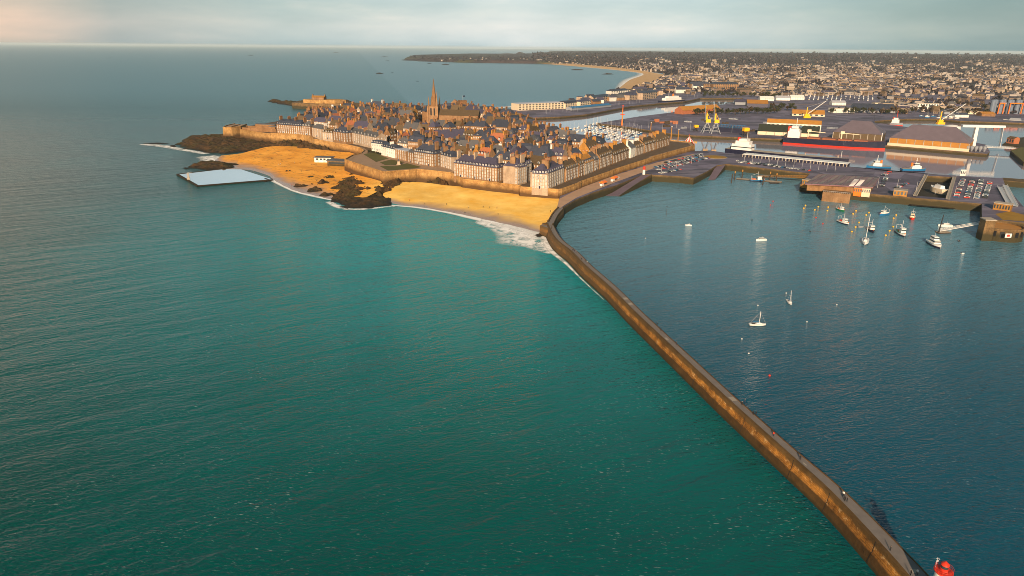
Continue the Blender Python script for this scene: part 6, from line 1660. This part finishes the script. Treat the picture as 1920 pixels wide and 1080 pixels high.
# trees: single ones near the docks, woods far off
def tree_mesh(hgt, crown, leaf, seed, n=34):
    r = random.Random(seed); tr = MB(); tr.tube((0, 0, -1), (0, 0, hgt * .55), hgt * .035, hgt * .02, n=6)
    for k in range(4):
        a = r.uniform(0, 6.28); tr.tube((0, 0, hgt * .35), (math.cos(a) * crown * .6, math.sin(a) * crown * .6, hgt * .7), hgt * .015, hgt * .006, n=5)
    cr_ = MB()
    for k in range(n):
        u = Vector((r.gauss(0, .5), r.gauss(0, .5), r.gauss(0, .38))); 
        if u.length > 1: u.normalize()
        blob(cr_, (u.x * crown, u.y * crown, hgt * .66 + u.z * hgt * .42), crown * r.uniform(.24, .42), r)
    return tr.mesh('trunk', bark), cr_.mesh('crown', leaf)
TREES = [tree_mesh(11, 5, leaf_dark, 1), tree_mesh(13, 5.5, leaf_brown, 2), tree_mesh(9, 4.5, leaf_dark, 3), tree_mesh(12, 4.5, leaf_brown, 4)]
ntree = 0
def trees(a, b, n, jit, where, z=7.2, dark=.8):
    global ntree
    for k in range(n):
        f = (k + fr.random()) / n; px = a[0] + (b[0] - a[0]) * f; py = a[1] + (b[1] - a[1]) * f + fr.uniform(-jit, jit)
        i = fr.choice((0, 2)) if fr.random() < dark else fr.choice((1, 3)); tm, cm_ = TREES[i]; p = G(px, py, z)
        t = thing('tree', '%s tree, %s from left %s' % ('dark evergreen' if i in (0, 2) else 'brown winter', ORD[min(29, k)].replace(' ', '-'), where), 'tree', p, fr.uniform(0, 6.28), 'trees around the docks')
        s = fr.uniform(.8, 1.35); t.scale = (s, s, s * fr.uniform(.85, 1.15)); link('trunk', tm, t); link('crown', cm_, t); ntree += 1
trees((1300, 216), (1462, 212), 26, 1.2, 'in the line before the orange store')
trees((1440, 204), (1490, 207), 9, 2, 'beside the orange roofed store', dark=.6)
trees((1550, 212), (1700, 214), 16, 1.5, 'behind the purple roofed warehouse', dark=.6)
trees((1315, 181), (1420, 181), 18, 1.2, 'below the pair of barracks')
trees((1420, 183), (1470, 184), 8, 1.5, 'left of the yacht basin')
trees((1690, 212), (1850, 213), 14, 3, 'around the right hand dock sheds', dark=.5)
trees((1760, 200), (1850, 205), 10, 3, 'in front of the blue silos', dark=.5)
wood_dark = foliage('far_winter_wood', (.016, .012, .016), (.044, .033, .038)); wood_brown = foliage('far_brown_wood', (.028, .020, .024), (.065, .048, .050))
woods = MB(); wm_ = [wood_dark, wood_brown]
def wood(x0, x1, y0, y1, n, size):
    for k in range(n):
        px = fr.uniform(x0, x1); py = fr.uniform(y0, y1); p = on_land(px, py)
        if p is None: continue
        if mnoise.noise(Vector((px * .015, py * .08, 7))) < -.05 and fr.random() < .7: continue
        s = size * fr.uniform(.6, 1.4)
        for q in range(3): blob(woods, (p.x + fr.uniform(-s, s), p.y + fr.uniform(-s, s), p.z + s * fr.uniform(.3, 1.0)), s * .8, fr, 0 if fr.random() < .7 else 1)
wood(1130, 1990, 138, 176, 1100, 7)
wood(1080, 1990, 118, 140, 1600, 11)
wood(1000, 1990, 101, 120, 1700, 18)
wood(760, 1060, 106, 117, 260, 10)
wood(1640, 1990, 176, 214, 260, 6)
tag(woods.build('woods', wm_), kind='stuff')
ridge = MB()
for k in range(900):                                             # trees along the skyline
    px = fr.uniform(1000, 2100); py = 100.2 + (px - 1000) * .0085 + fr.uniform(-.2, 2.2); p = on_land(px, py)
    if p is None or p.z < 20: continue
    s = fr.uniform(9, 22)
    for q in range(2): blob(ridge, (p.x + fr.uniform(-s, s) * 2, p.y, p.z + s * fr.uniform(.1, .7)), s, fr, 0)
tag(ridge.build('skyline_woods', [wood_dark]), kind='stuff')
print('far', len(spots), nfar, 'trees', ntree)

# ---------------------------------------------------------------- sea air
hz_ = bpy.data.materials.new('sea_haze'); hz_.use_nodes = True; t_ = hz_.node_tree
for n in list(t_.nodes): t_.nodes.remove(n)
ho = t_.nodes.new('ShaderNodeOutputMaterial'); hv_ = t_.nodes.new('ShaderNodeVolumePrincipled')
hv_.inputs['Density'].default_value = 2.6e-5; hv_.inputs['Color'].default_value = (.74, .88, .98, 1); hv_.inputs['Anisotropy'].default_value = -.05
t_.links.new(hv_.outputs[0], ho.inputs['Volume'])
mb = MB(); mb.box((0, 29000, -8), (114000, 66000, 150)); tag(mb.build('haze', hz_), kind='stuff')
